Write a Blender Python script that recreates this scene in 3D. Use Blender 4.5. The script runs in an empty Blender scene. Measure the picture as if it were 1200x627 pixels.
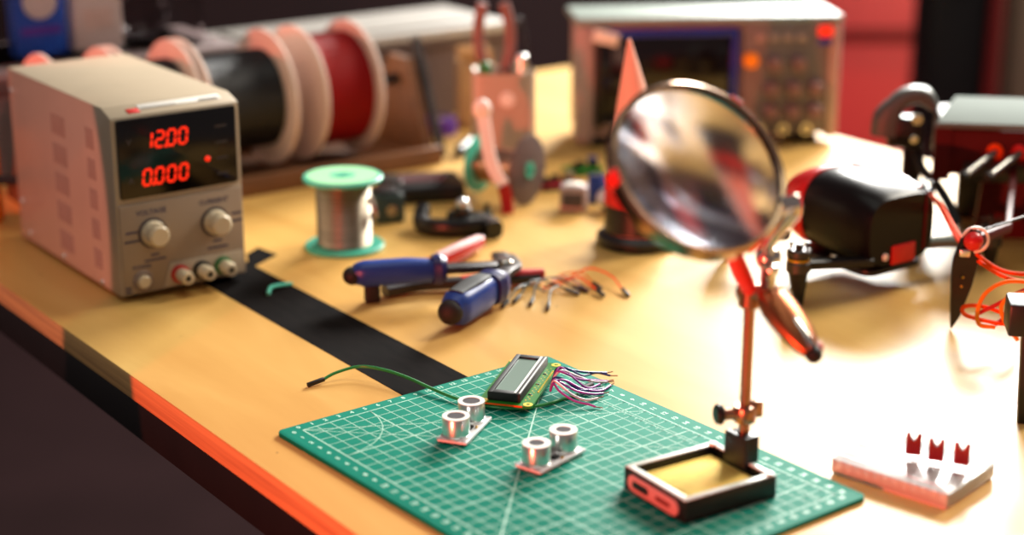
import bpy, bmesh, math, random
from mathutils import Vector, Matrix

random.seed(7)
T = 0.9                                   # height of the bench top above the floor
ANG = math.radians(35.868)                # the bench, the power supply and the wire rack share this direction
CA, SA = math.cos(ANG), math.sin(ANG)
C = bpy.context.scene.collection
PI = math.pi


def bench(s, t):
    """bench coordinates (across, along) -> world x, y"""
    return (s * CA - t * SA, s * SA + t * CA)


# ------------------------------------------------------------------ materials
def lin(c):
    return tuple(((v / 255.0) / 12.92) if v / 255.0 <= 0.04045 else (((v / 255.0) + 0.055) / 1.055) ** 2.4 for v in c)


def mat(name, rgb, rough=0.5, metal=0.0, vary=0.06, scale=40.0, coat=0.0, trans=0.0, emit=None, strength=0.0,
        bump=0.0, spec=0.5, ior=1.45, stretch=(1, 1, 1), alpha=1.0):
    m = bpy.data.materials.new(name)
    m.use_nodes = True
    nt = m.node_tree
    b = nt.nodes['Principled BSDF']
    tc = nt.nodes.new('ShaderNodeTexCoord')
    mp = nt.nodes.new('ShaderNodeMapping')
    mp.inputs['Scale'].default_value = stretch
    nz = nt.nodes.new('ShaderNodeTexNoise')
    nz.inputs['Scale'].default_value = scale
    nz.inputs['Detail'].default_value = 4
    rp = nt.nodes.new('ShaderNodeValToRGB')
    c = lin(rgb)
    rp.color_ramp.elements[0].position = 0.3
    rp.color_ramp.elements[1].position = 0.7
    rp.color_ramp.elements[0].color = (*[v * (1 - vary) for v in c], 1)
    rp.color_ramp.elements[1].color = (*[min(1, v * (1 + vary)) for v in c], 1)
    L = nt.links.new
    L(tc.outputs['Object'], mp.inputs['Vector'])
    L(mp.outputs['Vector'], nz.inputs['Vector'])
    L(nz.outputs['Fac'], rp.inputs['Fac'])
    L(rp.outputs['Color'], b.inputs['Base Color'])
    b.inputs['Roughness'].default_value = rough
    b.inputs['Metallic'].default_value = metal
    b.inputs['Coat Weight'].default_value = coat
    b.inputs['Coat Roughness'].default_value = 0.08
    b.inputs['Transmission Weight'].default_value = trans
    b.inputs['Specular IOR Level'].default_value = spec
    b.inputs['IOR'].default_value = ior
    b.inputs['Alpha'].default_value = alpha
    if emit:
        b.inputs['Emission Color'].default_value = (*lin(emit), 1)
        b.inputs['Emission Strength'].default_value = strength
    if bump:
        bp = nt.nodes.new('ShaderNodeBump')
        bp.inputs['Strength'].default_value = bump
        bp.inputs['Distance'].default_value = 0.001
        L(nz.outputs['Fac'], bp.inputs['Height'])
        L(bp.outputs['Normal'], b.inputs['Normal'])
    return m


def wood_top():
    m = bpy.data.materials.new('birch_plywood_face')
    m.use_nodes = True
    nt = m.node_tree
    b = nt.nodes['Principled BSDF']
    L = nt.links.new
    tc = nt.nodes.new('ShaderNodeTexCoord')
    mp = nt.nodes.new('ShaderNodeMapping')
    mp.inputs['Scale'].default_value = (9.0, 1.6, 1.0)
    L(tc.outputs['Object'], mp.inputs['Vector'])
    n1 = nt.nodes.new('ShaderNodeTexNoise')
    n1.inputs['Scale'].default_value = 2.2
    n1.inputs['Detail'].default_value = 6
    n1.inputs['Distortion'].default_value = 0.8
    L(mp.outputs['Vector'], n1.inputs['Vector'])
    r1 = nt.nodes.new('ShaderNodeValToRGB')
    e = r1.color_ramp.elements
    e[0].position, e[1].position = 0.3, 0.72
    e[0].color = (*lin((208, 158, 82)), 1)
    e[1].color = (*lin((226, 182, 104)), 1)
    L(n1.outputs['Fac'], r1.inputs['Fac'])
    # small dark knots and dents
    n2 = nt.nodes.new('ShaderNodeTexNoise')
    n2.inputs['Scale'].default_value = 85
    n2.inputs['Detail'].default_value = 1
    L(tc.outputs['Object'], n2.inputs['Vector'])
    r2 = nt.nodes.new('ShaderNodeValToRGB')
    r2.color_ramp.elements[0].position, r2.color_ramp.elements[1].position = 0.80, 0.83
    L(n2.outputs['Fac'], r2.inputs['Fac'])
    mx = nt.nodes.new('ShaderNodeMix')
    mx.data_type = 'RGBA'
    L(r2.outputs['Color'], mx.inputs['Factor'])
    L(r1.outputs['Color'], mx.inputs['A'])
    mx.inputs['B'].default_value = (*lin((120, 78, 40)), 1)
    L(mx.outputs['Result'], b.inputs['Base Color'])
    b.inputs['Roughness'].default_value = 0.40
    b.inputs['Specular IOR Level'].default_value = 0.5
    return m


def ply_edge():
    m = bpy.data.materials.new('plywood_edge_layers')
    m.use_nodes = True
    nt = m.node_tree
    b = nt.nodes['Principled BSDF']
    L = nt.links.new
    tc = nt.nodes.new('ShaderNodeTexCoord')
    mp = nt.nodes.new('ShaderNodeMapping')
    mp.inputs['Scale'].default_value = (3, 6, 330)
    L(tc.outputs['Object'], mp.inputs['Vector'])
    n1 = nt.nodes.new('ShaderNodeTexNoise')
    n1.inputs['Scale'].default_value = 1.0
    n1.inputs['Detail'].default_value = 5
    L(mp.outputs['Vector'], n1.inputs['Vector'])
    r1 = nt.nodes.new('ShaderNodeValToRGB')
    e = r1.color_ramp.elements
    e[0].position, e[1].position = 0.34, 0.62
    e[0].color = (*lin((190, 146, 92)), 1)
    e[1].color = (*lin((226, 180, 112)), 1)
    L(n1.outputs['Fac'], r1.inputs['Fac'])
    L(r1.outputs['Color'], b.inputs['Base Color'])
    b.inputs['Roughness'].default_value = 0.7
    return m


M = dict(
    wood=wood_top(), edge=ply_edge(),
    beam=mat('black_powder_coat', (16, 14, 14), 0.6, vary=.2),
    tape=mat('black_tape', (17, 13, 12), 0.9, spec=.04, vary=.35, scale=160, stretch=(1, .2, 1)),
    floor=mat('dark_floor', (32, 19, 20), 0.9, spec=.05, vary=.15, scale=3),
    wall=mat('dark_wall', (40, 24, 26), 0.9, vary=.1, scale=2),
    redlit=mat('red_lit_panel', (206, 84, 84), 0.8, vary=.06, scale=2),
    redtrim=mat('dark_red_trim', (110, 10, 8), 0.6),
    greypanel=mat('grey_brown_panel', (120, 102, 84), 0.85, scale=2),
    blackcab=mat('black_cabinet', (14, 10, 10), 0.6),
    beige=mat('beige_enclosure', (184, 166, 142), 0.42, vary=.03),
    beigeshade=mat('shaded_beige_panel', (160, 140, 120), 0.45, vary=.03),
    knob=mat('ivory_knob', (214, 196, 164), 0.35, vary=.03),
    vent=mat('vent_slot', (140, 120, 108), 0.8),
    glassblack=mat('black_display', (8, 6, 8), 0.14, vary=0),
    led=mat('red_led', (60, 4, 2), 0.4, emit=(255, 38, 12), strength=1.45, vary=0),
    led_dim=mat('unlit_legend', (62, 56, 60), 0.5),
    print=mat('grey_print', (84, 72, 74), 0.6),
    printblue=mat('blue_grey_print', (62, 58, 86), 0.6),
    logored=mat('logo_red', (196, 30, 18), 0.5),
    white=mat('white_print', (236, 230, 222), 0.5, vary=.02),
    blackpl=mat('black_plastic', (15, 13, 14), 0.38, vary=.15),
    blackrub=mat('black_rubber', (18, 16, 16), 0.65, vary=.2),
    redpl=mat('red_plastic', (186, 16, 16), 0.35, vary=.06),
    greenpl=mat('green_plastic', (40, 120, 66), 0.4),
    steel=mat('brushed_steel', (196, 192, 186), 0.24, 1.0, vary=.08, scale=120),
    alum=mat('spun_aluminium', (222, 220, 218), 0.28, 1.0, vary=.05, scale=120, stretch=(1, 1, 6)),
    rimmetal=mat('warm_chrome_rim', (196, 160, 128), 0.2, 1.0, vary=.08),
    chrome=mat('chrome', (206, 198, 190), 0.14, 1.0, vary=.04),
    brass=mat('brass', (196, 152, 64), 0.3, 1.0),
    darkmetal=mat('dark_steel', (70, 66, 66), 0.35, .9, vary=.2),
    copperish=mat('warm_steel', (176, 132, 108), 0.28, 1.0, vary=.08),
    teal=mat('teal_plastic', (64, 178, 152), 0.4, vary=.05),
    mintgreen=mat('mint_label', (150, 216, 160), 0.55, vary=.05),
    solder=mat('solder_wire', (150, 140, 126), 0.42, 1.0, vary=.25, scale=30, stretch=(1, 1, 24)),
    flange=mat('ivory_spool_flange', (222, 192, 178), 0.5, vary=.04),
    wireblack=mat('black_wire_winding', (17, 15, 17), 0.42, vary=.35, scale=60, stretch=(16, 1, 1)),
    wirered=mat('red_wire_winding', (146, 4, 4), 0.6, spec=.25, vary=.14, scale=60, stretch=(16, 1, 1)),
    rackwood=mat('brown_rack_wood', (108, 66, 34), 0.6, vary=.2, scale=14, stretch=(1, 6, 6)),
    clearpl=mat('clear_bin_plastic', (240, 236, 236), 0.03, trans=1.0, ior=1.05, vary=.03),
    frost=mat('frosted_bin_plastic', (126, 110, 108), 0.35, trans=.5, ior=1.1, vary=.05),
    lidpl=mat('translucent_lid_plastic', (176, 170, 164), 0.42, trans=.15, vary=.03),
    lidgrey=mat('grey_lid_plastic', (134, 118, 118), 0.45, trans=.15, vary=.05),
    bluebox=mat('blue_carton', (16, 74, 176), 0.5),
    card=mat('white_carton', (218, 200, 192), 0.6),
    bluepl=mat('blue_grip', (24, 58, 140), 0.36, vary=.08),
    navy=mat('navy_grip_collar', (30, 34, 92), 0.4),
    pinkish=mat('salmon_plastic', (184, 160, 140), 0.5, vary=.05),
    conepl=mat('salmon_cone', (250, 186, 164), 0.5, vary=.04),
    carton=mat('tan_carton', (206, 164, 118), 0.7),
    purple=mat('purple_roll', (92, 44, 150), 0.45),
    darkgreen=mat('dark_teal_case', (50, 66, 64), 0.5),
    pcbred=mat('red_board', (150, 22, 34), 0.45),
    pcbgreen=mat('green_board', (38, 118, 34), 0.34, vary=.12, scale=220),
    pcbwhite=mat('pale_board', (226, 222, 224), 0.25, vary=.03),
    matgreen=mat('cutting_mat_green', (12, 122, 102), 0.65, spec=.06, vary=.05, scale=120, bump=.06),
    matprint=mat('cutting_mat_print', (176, 216, 198), 0.55, vary=.03),
    lcdglass=mat('lcd_glass', (134, 150, 142), 0.12, vary=.02, scale=8),
    gold=mat('gold_pad', (240, 206, 70), 0.4, .3),
    magenta=mat('purple_wire', (150, 50, 150), 0.4),
    darkblue=mat('dark_blue_wire', (28, 44, 110), 0.4),
    whitewire=mat('pale_wire', (226, 206, 206), 0.4),
    greenwire=mat('green_wire', (26, 132, 62), 0.38),
    orangewire=mat('orange_wire', (236, 74, 14), 0.7, spec=.1, vary=.05),
    yellowwire=mat('yellow_orange_wire', (240, 130, 34), 0.65, spec=.12),
    tealwire=mat('teal_black_wire', (34, 60, 58), 0.4),
    mesh=mat('dark_gauze', (44, 34, 40), 0.8, vary=.3, scale=900),
    sponge=mat('yellow_sponge', (255, 208, 104), 0.9, vary=.10, scale=90, bump=.5),
    castblack=mat('black_cast_iron', (22, 18, 18), 0.4, vary=.2),
    castrim=mat('pale_cast_rim', (214, 222, 214), 0.4, 0, vary=.1),
    clipbrown=mat('bronzed_clip', (176, 104, 66), 0.34, 1.0, vary=.1),
    clipred=mat('red_light_and_bead', (226, 40, 26), 0.35),
    rosepl=mat('pale_rose_plate', (204, 150, 150), 0.5),
    dullrose=mat('dull_rose_grip', (132, 92, 88), 0.5),
    glass=None,
    acrylic=mat('clear_breadboard', (250, 246, 244), 0.22, trans=.5, vary=.02),
    ledcomp=mat('dark_red_component', (128, 3, 8), 0.3, trans=.15, vary=.05),
    droneshell=mat('black_drone_shell', (12, 8, 9), 0.32, vary=.1, spec=.2),
    silver=mat('silver_lid', (96, 106, 100), 0.8, 0, spec=.1, vary=.04),
    darkred=mat('dark_red_frame', (74, 4, 8), 0.6, spec=.2, vary=.1),
    greyhook=mat('grey_joint_shell', (76, 80, 76), 0.45, vary=.1),
    scopebody=mat('grey_instrument_case', (168, 144, 140), 0.5, vary=.04),
    scopeknob=mat('dull_rose_knob', (132, 96, 96), 0.6, vary=.05),
    scopepanel=mat('instrument_panel', (114, 104, 104), 0.6, vary=.05),
    scopetop=mat('pale_case_top', (128, 142, 134), 0.5, vary=.03),
    scopeblue=mat('blue_reflection_and_port', (24, 44, 150), 0.25, vary=.1),
    screen=mat('dark_screen', (14, 8, 12), 0.12, vary=0),
    orangekn=mat('orange_knob', (246, 150, 24), 0.4),
    greyfab=mat('charcoal_fabric', (38, 36, 40), 0.95, vary=.4, scale=300),
)
g = bpy.data.materials.new('lens_glass')
g.use_nodes = True
nt = g.node_tree
nt.nodes.remove(nt.nodes['Principled BSDF'])
gb = nt.nodes.new('ShaderNodeBsdfGlass')
gb.inputs['IOR'].default_value = 1.5
gb.inputs['Roughness'].default_value = 0.09
gb.inputs['Color'].default_value = (.80, .80, .85, 1)
nt.links.new(gb.outputs[0], nt.nodes['Material Output'].inputs['Surface'])
M['glass'] = g


# ------------------------------------------------------------------ mesh builder
def cat_rom(pts, n=8, closed=False):
    P = [Vector(p) for p in pts]
    out = []
    N = len(P)
    for i in range(N if closed else N - 1):
        if closed:
            p0, p1, p2, p3 = P[i - 1], P[i], P[(i + 1) % N], P[(i + 2) % N]
        else:
            p1, p2 = P[i], P[i + 1]
            p0 = P[i - 1] if i else p1 * 2 - p2
            p3 = P[i + 2] if i + 2 < N else p2 * 2 - p1
        for k in range(n):
            t = k / n
            out.append(0.5 * ((2 * p1) + (p2 - p0) * t + (2 * p0 - 5 * p1 + 4 * p2 - p3) * t * t + (3 * p1 - p0 - 3 * p2 + p3) * t ** 3))
    if not closed:
        out.append(P[-1])
    return out


class MB:
    def __init__(self):
        self.bm = bmesh.new()

    def _take(self, tmp, mx=None, mi=0):
        if mx is not None:
            tmp.transform(mx)
        bmesh.ops.recalc_face_normals(tmp, faces=tmp.faces)
        for f in tmp.faces:
            f.material_index = mi
        me = bpy.data.meshes.new('tmp')
        tmp.to_mesh(me)
        tmp.free()
        self.bm.from_mesh(me)
        bpy.data.meshes.remove(me)
        return self

    def box(self, c, s, bev=0.0, rot=None, mi=0, seg=2):
        t = bmesh.new()
        bmesh.ops.create_cube(t, size=1.0)
        bmesh.ops.scale(t, vec=s, verts=t.verts)
        if bev:
            bmesh.ops.bevel(t, geom=list(t.edges), offset=bev, segments=seg, profile=.5, affect='EDGES')
        mx = Matrix.Translation(c)
        if rot is not None:
            mx = mx @ rot
        return self._take(t, mx, mi)

    def prism(self, outline, z0, z1, mx=None, bev=0.0, mi=0):
        t = bmesh.new()
        vs = [t.verts.new((x, y, z0)) for x, y in outline]
        f = t.faces.new(vs)
        r = bmesh.ops.extrude_face_region(t, geom=[f])
        bmesh.ops.translate(t, vec=(0, 0, z1 - z0), verts=[v for v in r['geom'] if isinstance(v, bmesh.types.BMVert)])
        if bev:
            es = [e for e in t.edges if abs(e.verts[0].co.z - e.verts[1].co.z) < 1e-9]
            bmesh.ops.bevel(t, geom=es, offset=bev, segments=2, profile=.5, affect='EDGES')
        return self._take(t, mx, mi)

    def lathe(self, prof, mx=None, seg=40, mi=0):
        t = bmesh.new()
        rings = []
        for r, z in prof:
            if r < 1e-7:
                rings.append([t.verts.new((0, 0, z))])
            else:
                rings.append([t.verts.new((r * math.cos(2 * PI * k / seg), r * math.sin(2 * PI * k / seg), z)) for k in range(seg)])
        for a, b in zip(rings, rings[1:]):
            for k in range(seg):
                k2 = (k + 1) % seg
                if len(a) == 1 and len(b) == 1:
                    continue
                if len(a) == 1:
                    t.faces.new((a[0], b[k], b[k2]))
                elif len(b) == 1:
                    t.faces.new((a[k], b[0], a[k2]))
                else:
                    t.faces.new((a[k], b[k], b[k2], a[k2]))
        for ring in (rings[0], rings[-1]):
            if len(ring) > 1 and (prof[0] != prof[-1]):
                t.faces.new(ring)
        return self._take(t, mx, mi)

    def cyl(self, p0, p1, r, r2=None, seg=24, bev=0.0, mi=0):
        p0, p1 = Vector(p0), Vector(p1)
        d = p1 - p0
        Ln = d.length
        r2 = r if r2 is None else r2
        b = min(bev, Ln * .4)
        prof = [(0, 0), (r - b, 0), (r, b), (r2, Ln - b), (r2 - b, Ln), (0, Ln)] if b else [(0, 0), (r, 0), (r2, Ln), (0, Ln)]
        mx = Matrix.Translation(p0) @ d.to_track_quat('Z', 'Y').to_matrix().to_4x4()
        return self.lathe(prof, mx, seg, mi)

    def ball(self, c, r, s=(1, 1, 1), seg=24, mi=0):
        n = 12
        prof = [(r * math.sin(PI * k / n), -r * math.cos(PI * k / n)) for k in range(n + 1)]
        prof[0], prof[-1] = (0, -r), (0, r)
        return self.lathe(prof, Matrix.Translation(c) @ Matrix.Diagonal((*s, 1)), seg, mi)

    def sweep(self, pts, rx, ry=None, seg=10, up=(0, 0, 1), power=2.0, mi=0, closed=False):
        """tube along pts; rx across, ry along 'up' (numbers or lists); power > 2 squares the section"""
        P = [Vector(p) for p in pts]
        n = len(P)
        RX = rx if isinstance(rx, (list, tuple)) else [rx] * n
        RY = RX if ry is None else (ry if isinstance(ry, (list, tuple)) else [ry] * n)
        t = bmesh.new()
        rings = []
        U = Vector(up)
        for i in range(n):
            d = (P[(i + 1) % n] - P[i - 1]) if closed else (P[min(i + 1, n - 1)] - P[max(i - 1, 0)])
            d.normalize()
            x = d.cross(U)
            if x.length < 1e-4:
                x = d.cross(Vector((1, 0, .01)))
            x.normalize()
            y = x.cross(d)
            if ry is None:
                U = y.copy()
            ring = []
            for k in range(seg):
                a = 2 * PI * k / seg
                ca, sa = math.cos(a), math.sin(a)
                ca = math.copysign(abs(ca) ** (2 / power), ca)
                sa = math.copysign(abs(sa) ** (2 / power), sa)
                ring.append(t.verts.new(P[i] + x * (RX[i] * ca) + y * (RY[i] * sa)))
            rings.append(ring)
        pairs = list(zip(rings, rings[1:])) + ([(rings[-1], rings[0])] if closed else [])
        for a, b in pairs:
            for k in range(seg):
                k2 = (k + 1) % seg
                t.faces.new((a[k], a[k2], b[k2], b[k]))
        if not closed:
            t.faces.new(rings[0])
            t.faces.new(rings[-1])
        return self._take(t, None, mi)

    def mesh(self, me, mx, mi=0):
        t = bmesh.new()
        t.from_mesh(me)
        return self._take(t, mx, mi)

    def build(self, name, mats, parent=None, loc=(0, 0, 0), rotz=0.0, sharp=35):
        me = bpy.data.meshes.new(name)
        self.bm.to_mesh(me)
        self.bm.free()
        for m in (mats if isinstance(mats, (list, tuple)) else [mats]):
            me.materials.append(m)
        if me.polygons:
            me.polygons.foreach_set('use_smooth', [True] * len(me.polygons))
            me.set_sharp_from_angle(angle=math.radians(sharp))
        o = bpy.data.objects.new(name, me)
        C.objects.link(o)
        o.location = loc
        o.rotation_euler = (0, 0, rotz)
        if parent is not None:
            o.parent = parent
        return o


def tag(o, label, cat, group=None):
    o['label'] = label
    o['category'] = cat
    if group:
        o['group'] = group
    return o


def thing(name, label, cat, loc, rotz=0.0, group=None, on_bench=True):
    o = bpy.data.objects.new(name, None)
    C.objects.link(o)
    o.empty_display_size = .02
    o.location = (loc[0], loc[1], loc[2] + (T if on_bench else 0))
    o.rotation_euler = (0, 0, rotz)
    return tag(o, label, cat, group)


def struct(mb, name, m, loc=(0, 0, 0), rotz=0.0):
    o = mb.build(name, m, None, loc, rotz)
    o['kind'] = 'structure'
    return o


def dup(root, name=None):
    r = root.copy()
    C.objects.link(r)
    for ch in list(root.children):
        c = ch.copy()
        C.objects.link(c)
        c.parent = r
        for gch in ch.children:
            d = gch.copy()
            C.objects.link(d)
            d.parent = c
    return r


_txt = {}


def text_mesh(s, size):
    key = (s, size)
    if key not in _txt:
        cu = bpy.data.curves.new('lettering', 'FONT')
        cu.body = s
        cu.size = size
        cu.align_x = 'CENTER'
        cu.align_y = 'CENTER'
        cu.resolution_u = 2
        cu.extrude = 0.00004
        cu.offset = size * .035
        o = bpy.data.objects.new('lettering', cu)
        C.objects.link(o)
        bpy.context.view_layer.update()
        me = bpy.data.meshes.new_from_object(o.evaluated_get(bpy.context.evaluated_depsgraph_get()))
        bpy.data.objects.remove(o)
        _txt[key] = me
    return _txt[key]


def rrect(w, h, r, n=5, cx=0.0, cy=0.0):
    out = []
    for sx, sy, a0 in ((1, 1, 0), (-1, 1, 90), (-1, -1, 180), (1, -1, 270)):
        for k in range(n + 1):
            a = math.radians(a0 + 90 * k / n)
            out.append((cx + sx * (w / 2 - r) + r * math.cos(a), cy + sy * (h / 2 - r) + r * math.sin(a)))
    return out


RX = lambda a: Matrix.Rotation(a, 4, 'X')
RY = lambda a: Matrix.Rotation(a, 4, 'Y')
RZ = lambda a: Matrix.Rotation(a, 4, 'Z')
TR = Matrix.Translation
# a frame lying on a front face (local x right, z up, facing -y): maps (x, y, h) -> (x, y0 - h, y)
def FRONT(y0):
    return Matrix(((1, 0, 0, 0), (0, 0, -1, y0), (0, 1, 0, 0), (0, 0, 0, 1)))


# ================================================================== the room
struct(MB().box((0, 1.2, -.01), (9, 8, .02)), 'floor', M['floor'])
struct(MB().box((0, 5.0, 1.4), (9, .1, 2.8)), 'wall_back', M['wall'])
# things that stand behind the bench
p = thing('red_lit_backdrop', 'panel painted like a red lit wall, on the floor behind the grey instrument', 'partition', (.735, 3.55, 0), 0, on_bench=False)
MB().box((0, 0, .72), (.25, .03, 1.36), .004).build('panel', M['redlit'], p)  # red light on the far wall, put into this panel's colour
MB().box((-.09, 0, .025), (.05, .4, .05), .006).build('foot', M['blackcab'], p)
MB().box((.09, 0, .025), (.05, .4, .05), .006).build('foot', M['blackcab'], p)
MB().box((0, -.0165, .70), (.25, .004, .03), .001).build('rail', M['redtrim'], p)
p = thing('tall_cabinet', 'narrow black tall cabinet with dark red edge right of red panel', 'cabinet', (.7120, 2.75, 0), 0, on_bench=False)
MB().box((0, .05, .65), (.104, .1, 1.3), .006).build('body', M['blackcab'], p)
MB().box((-.004, -.008, .65), (.088, .016, 1.24), .004).build('door', M['blackpl'], p)
MB().cyl((.03, -.028, .95), (.03, -.028, 1.1), .006).build('handle', M['darkmetal'], p)
MB().box((.052, -.006, .65), (.020, .044, 1.3), .003).build('edge_trim', M['redtrim'], p)
p = thing('locker', 'grey brown metal locker at right edge beyond the black cabinet', 'locker', (1.140, 2.80, 0), 0, on_bench=False)
MB().box((0, .2, .62), (.70, .4, 1.24), .008).build('body', M['greypanel'], p)
MB().box((0, -.006, .62), (.66, .012, 1.18), .004).build('door', M['greypanel'], p)
MB().box((.2, -.02, .95), (.02, .016, .12), .004).build('handle', M['darkmetal'], p)

# ================================================================== the workbench
wb = thing('workbench', 'plywood topped workbench on black steel frame with black tape on top', 'workbench', (0, 0, 0), ANG, on_bench=False)
S0, S1, T0, T1 = .438, 1.342, -.55, 1.735
sc, tc_, sw, tl = (S0 + S1) / 2, (T0 + T1) / 2, S1 - S0, T1 - T0
MB().box((sc, tc_, T - .0045), (sw, tl, .009), .0008).build('tabletop', M['wood'], wb)
MB().box((sc, tc_, T - .0135), (sw, tl, .009), .0006).build('plywood_edge', M['edge'], wb)
MB().box((S0 + .0005, tc_, T - .009), (.0012, tl - .002, .0165), .0003).build('edge_band', M['edge'], wb)
for s in (S0 + .022, S1 - .022):
    MB().box((s, tc_, T - .034), (.036, tl - .01, .032), .002).build('side_rail', M['beam'], wb)
for t in (T0 + .03, T1 - .03):
    MB().box((sc, t, T - .034), (sw - .08, .036, .032), .002).build('end_rail', M['beam'], wb)
for s in (S0 + .022, S1 - .022):
    for t in (T0 + .03, T1 - .03):
        MB().box((s, t, (T - .05) / 2), (.036, .036, T - .05), .002).build('leg', M['beam'], wb)
MB().box((sc, T1 - .03, .25), (sw - .08, .03, .03), .002).build('stretcher', M['beam'], wb)
MB().box((S1 - .022, tc_, .25), (.03, tl - .1, .03), .002).build('stretcher', M['beam'], wb)
tp = MB()
tp.box((.5955, .72, T + .0001), (.054, 1.09, .0002))
tp.build('tape_strip', M['tape'], wb)
MB().prism([(.615, 1.215), (.632, 1.252), (.649, 1.264), (.652, 1.236)], T, T + .0002).build('tape_scrap', M['tape'], wb)

# ================================================================== bench power supply
W, D, H = .1062, .2093, .1492
ps = thing('power_supply', 'beige bench power supply with red digits standing at left edge of bench', 'power supply', (-.2981, 1.2590, 0), ANG)
mb = MB()
prof = [(0, .005), (.002, .004), (D, .004), (D, H + .0005), (.0165, H + .0005), (.0015, H - .0046), (0, H - .0062)]
MXR = Matrix(((0, 0, 1, 0), (1, 0, 0, 0), (0, 1, 0, 0), (0, 0, 0, 1)))
t = bmesh.new()
vs = [t.verts.new((y, z, 0)) for y, z in prof]
f = t.faces.new(vs)
r = bmesh.ops.extrude_face_region(t, geom=[f])
bmesh.ops.translate(t, vec=(0, 0, W), verts=[v for v in r['geom'] if isinstance(v, bmesh.types.BMVert)])
bmesh.ops.bevel(t, geom=list(t.edges), offset=.0016, segments=2, profile=.5, affect='EDGES')
mb._take(t, MXR)
mb.build('case', M['beige'], ps)
# the front moulding stands a little proud of the folded sheet-metal cover
fr = MB()
fr.prism([(.0015, .0055), (W - .0015, .0055), (W - .0015, .0765), (.0015, .0765)], 0, .0016, FRONT(0), .0006)
fp = fr.build('front_panel', M['beigeshade'], ps)  # the front is in shade; that shade is put into its darker beige
dp = MB().prism(rrect(.0985, .061, .002, 4, .0530, .1115), 0, .0022, FRONT(0), .0006).build('display', M['glassblack'], ps)


SEG = {'0': 'abcdef', '1': 'bc', '2': 'abged'}


def digits(mb, s, x0, z0, w, h, pitch, y):
    th = .0017
    sl = math.tan(math.radians(7))

    def bar(xa, za, xb, zb):
        hx = th / 2
        pts = [(xa, za), (xb, zb)]
        d = Vector((xb - xa, zb - za)).normalized()
        nrm = Vector((-d.y, d.x)) * hx
        o = []
        for sgn, (px_, pz_), q in ((1, pts[0], 1), (1, pts[1], -1), (-1, pts[1], -1), (-1, pts[0], 1)):
            pp = Vector((px_, pz_)) + d * (q * hx * .75) + nrm * sgn
            o.append((x0 + cx + pp.x + pp.y * sl, z0 + pp.y))
        mb.prism(o, 0, .0003, FRONT(y))
    cx = 0
    for ch in s:
        if ch == '.':
            mb.prism([(x0 + cx - pitch * .14 + .0012 * math.cos(a), z0 + .0012 * math.sin(a)) for a in [k * PI / 4 for k in range(8)]], 0, .0003, FRONT(y))
            continue
        g_ = {'a': (0, h, w, h), 'd': (0, 0, w, 0), 'g': (0, h / 2, w, h / 2), 'f': (0, h / 2, 0, h), 'e': (0, 0, 0, h / 2), 'b': (w, h / 2, w, h), 'c': (w, 0, w, h / 2)}
        for k in SEG[ch]:
            bar(*g_[k])
        cx += pitch


mb = MB()
digits(mb, '12.00', .0245, .1183, .0062, .0118, .0096, -.0022)
mb.build('voltage_readout', M['led'], dp)
mb = MB()
digits(mb, '0.000', .0222, .0902, .0062, .0118, .0100, -.0022)
mb.build('current_readout', M['led'], dp)
MB().cyl((.0764, -.0022, .1033), (.0764, -.0032, .1033), .0021, bev=.0004).build('indicator_lamp', M['led'], dp)
mb = MB()
mb.mesh(text_mesh('V', .006), FRONT(-.0022) @ TR((.013, .1245, 0)))
mb.mesh(text_mesh('A', .006), FRONT(-.0022) @ TR((.013, .095, 0)))
for k in range(4):
    mb.prism(rrect(.010, .0016, .0004, 2, .089, .090 + k * .0125), 0, .0001, FRONT(-.0022))
mb.build('unit_legend', M['led_dim'], dp)
lg = MB()
SL = math.atan2(.006, .006)
lgm = TR((0, .0090, H - .00205)) @ RX(math.atan2(.0051, .0150))
lg.box((0, 0, 0), (.0098, .0066, .0004), .0001)
lg.bm.transform(lgm @ TR((.0215, -.0030, .0002)))
lg.build('maker_badge', M['logored'], ps)
lg = MB()
lg.box((0, 0, 0), (.068, .0070, .0004), .0001)
lg.bm.transform(lgm @ TR((.0610, .0012, .0002)))
lg.build('name_strip', M['white'], ps)
lg = MB()
for k in range(9):
    lg.box((.030 + k * .0032, 0, 0), (.0022, .0012, .0003))
for k in range(5):
    lg.box((.078 + k * .0034, .0008, .0003), (.0026, .0018, .0003))
lg.bm.transform(lgm @ TR((0, -.0012, .0004)))
lg.build('name_print', M['print'], ps)


def knob_at(x, z, name, R=.0098, Lk=.0145):
    ring = MB().lathe([(0, 0), (R + .0022, 0), (R + .0022, .0006), (0, .0006)], FRONT(-.0016) @ TR((x, z, 0))).build(name, M['print'], ps)
    k = MB()
    prof = [(0, .0005), (R, .0005), (R, .004), (R - .0012, .0055), (R - .0016, Lk - .0015), (R - .003, Lk), (0, Lk)]
    k.lathe(prof, FRONT(-.0016) @ TR((x, z, 0)), 32)
    for q in range(20):
        a = 2 * PI * q / 20
        k.box((0, 0, 0), (.0008, .0008, Lk - .008), rot=Matrix.Identity(4))
        bmv = [v for v in k.bm.verts][-8:]
        bmesh.ops.transform(k.bm, matrix=FRONT(-.0016) @ TR((x + (R - .0013) * math.cos(a), z + (R - .0013) * math.sin(a), Lk / 2 + .0015)), verts=bmv)
    k.build('knob_cap', M['knob'], ring)


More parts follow.
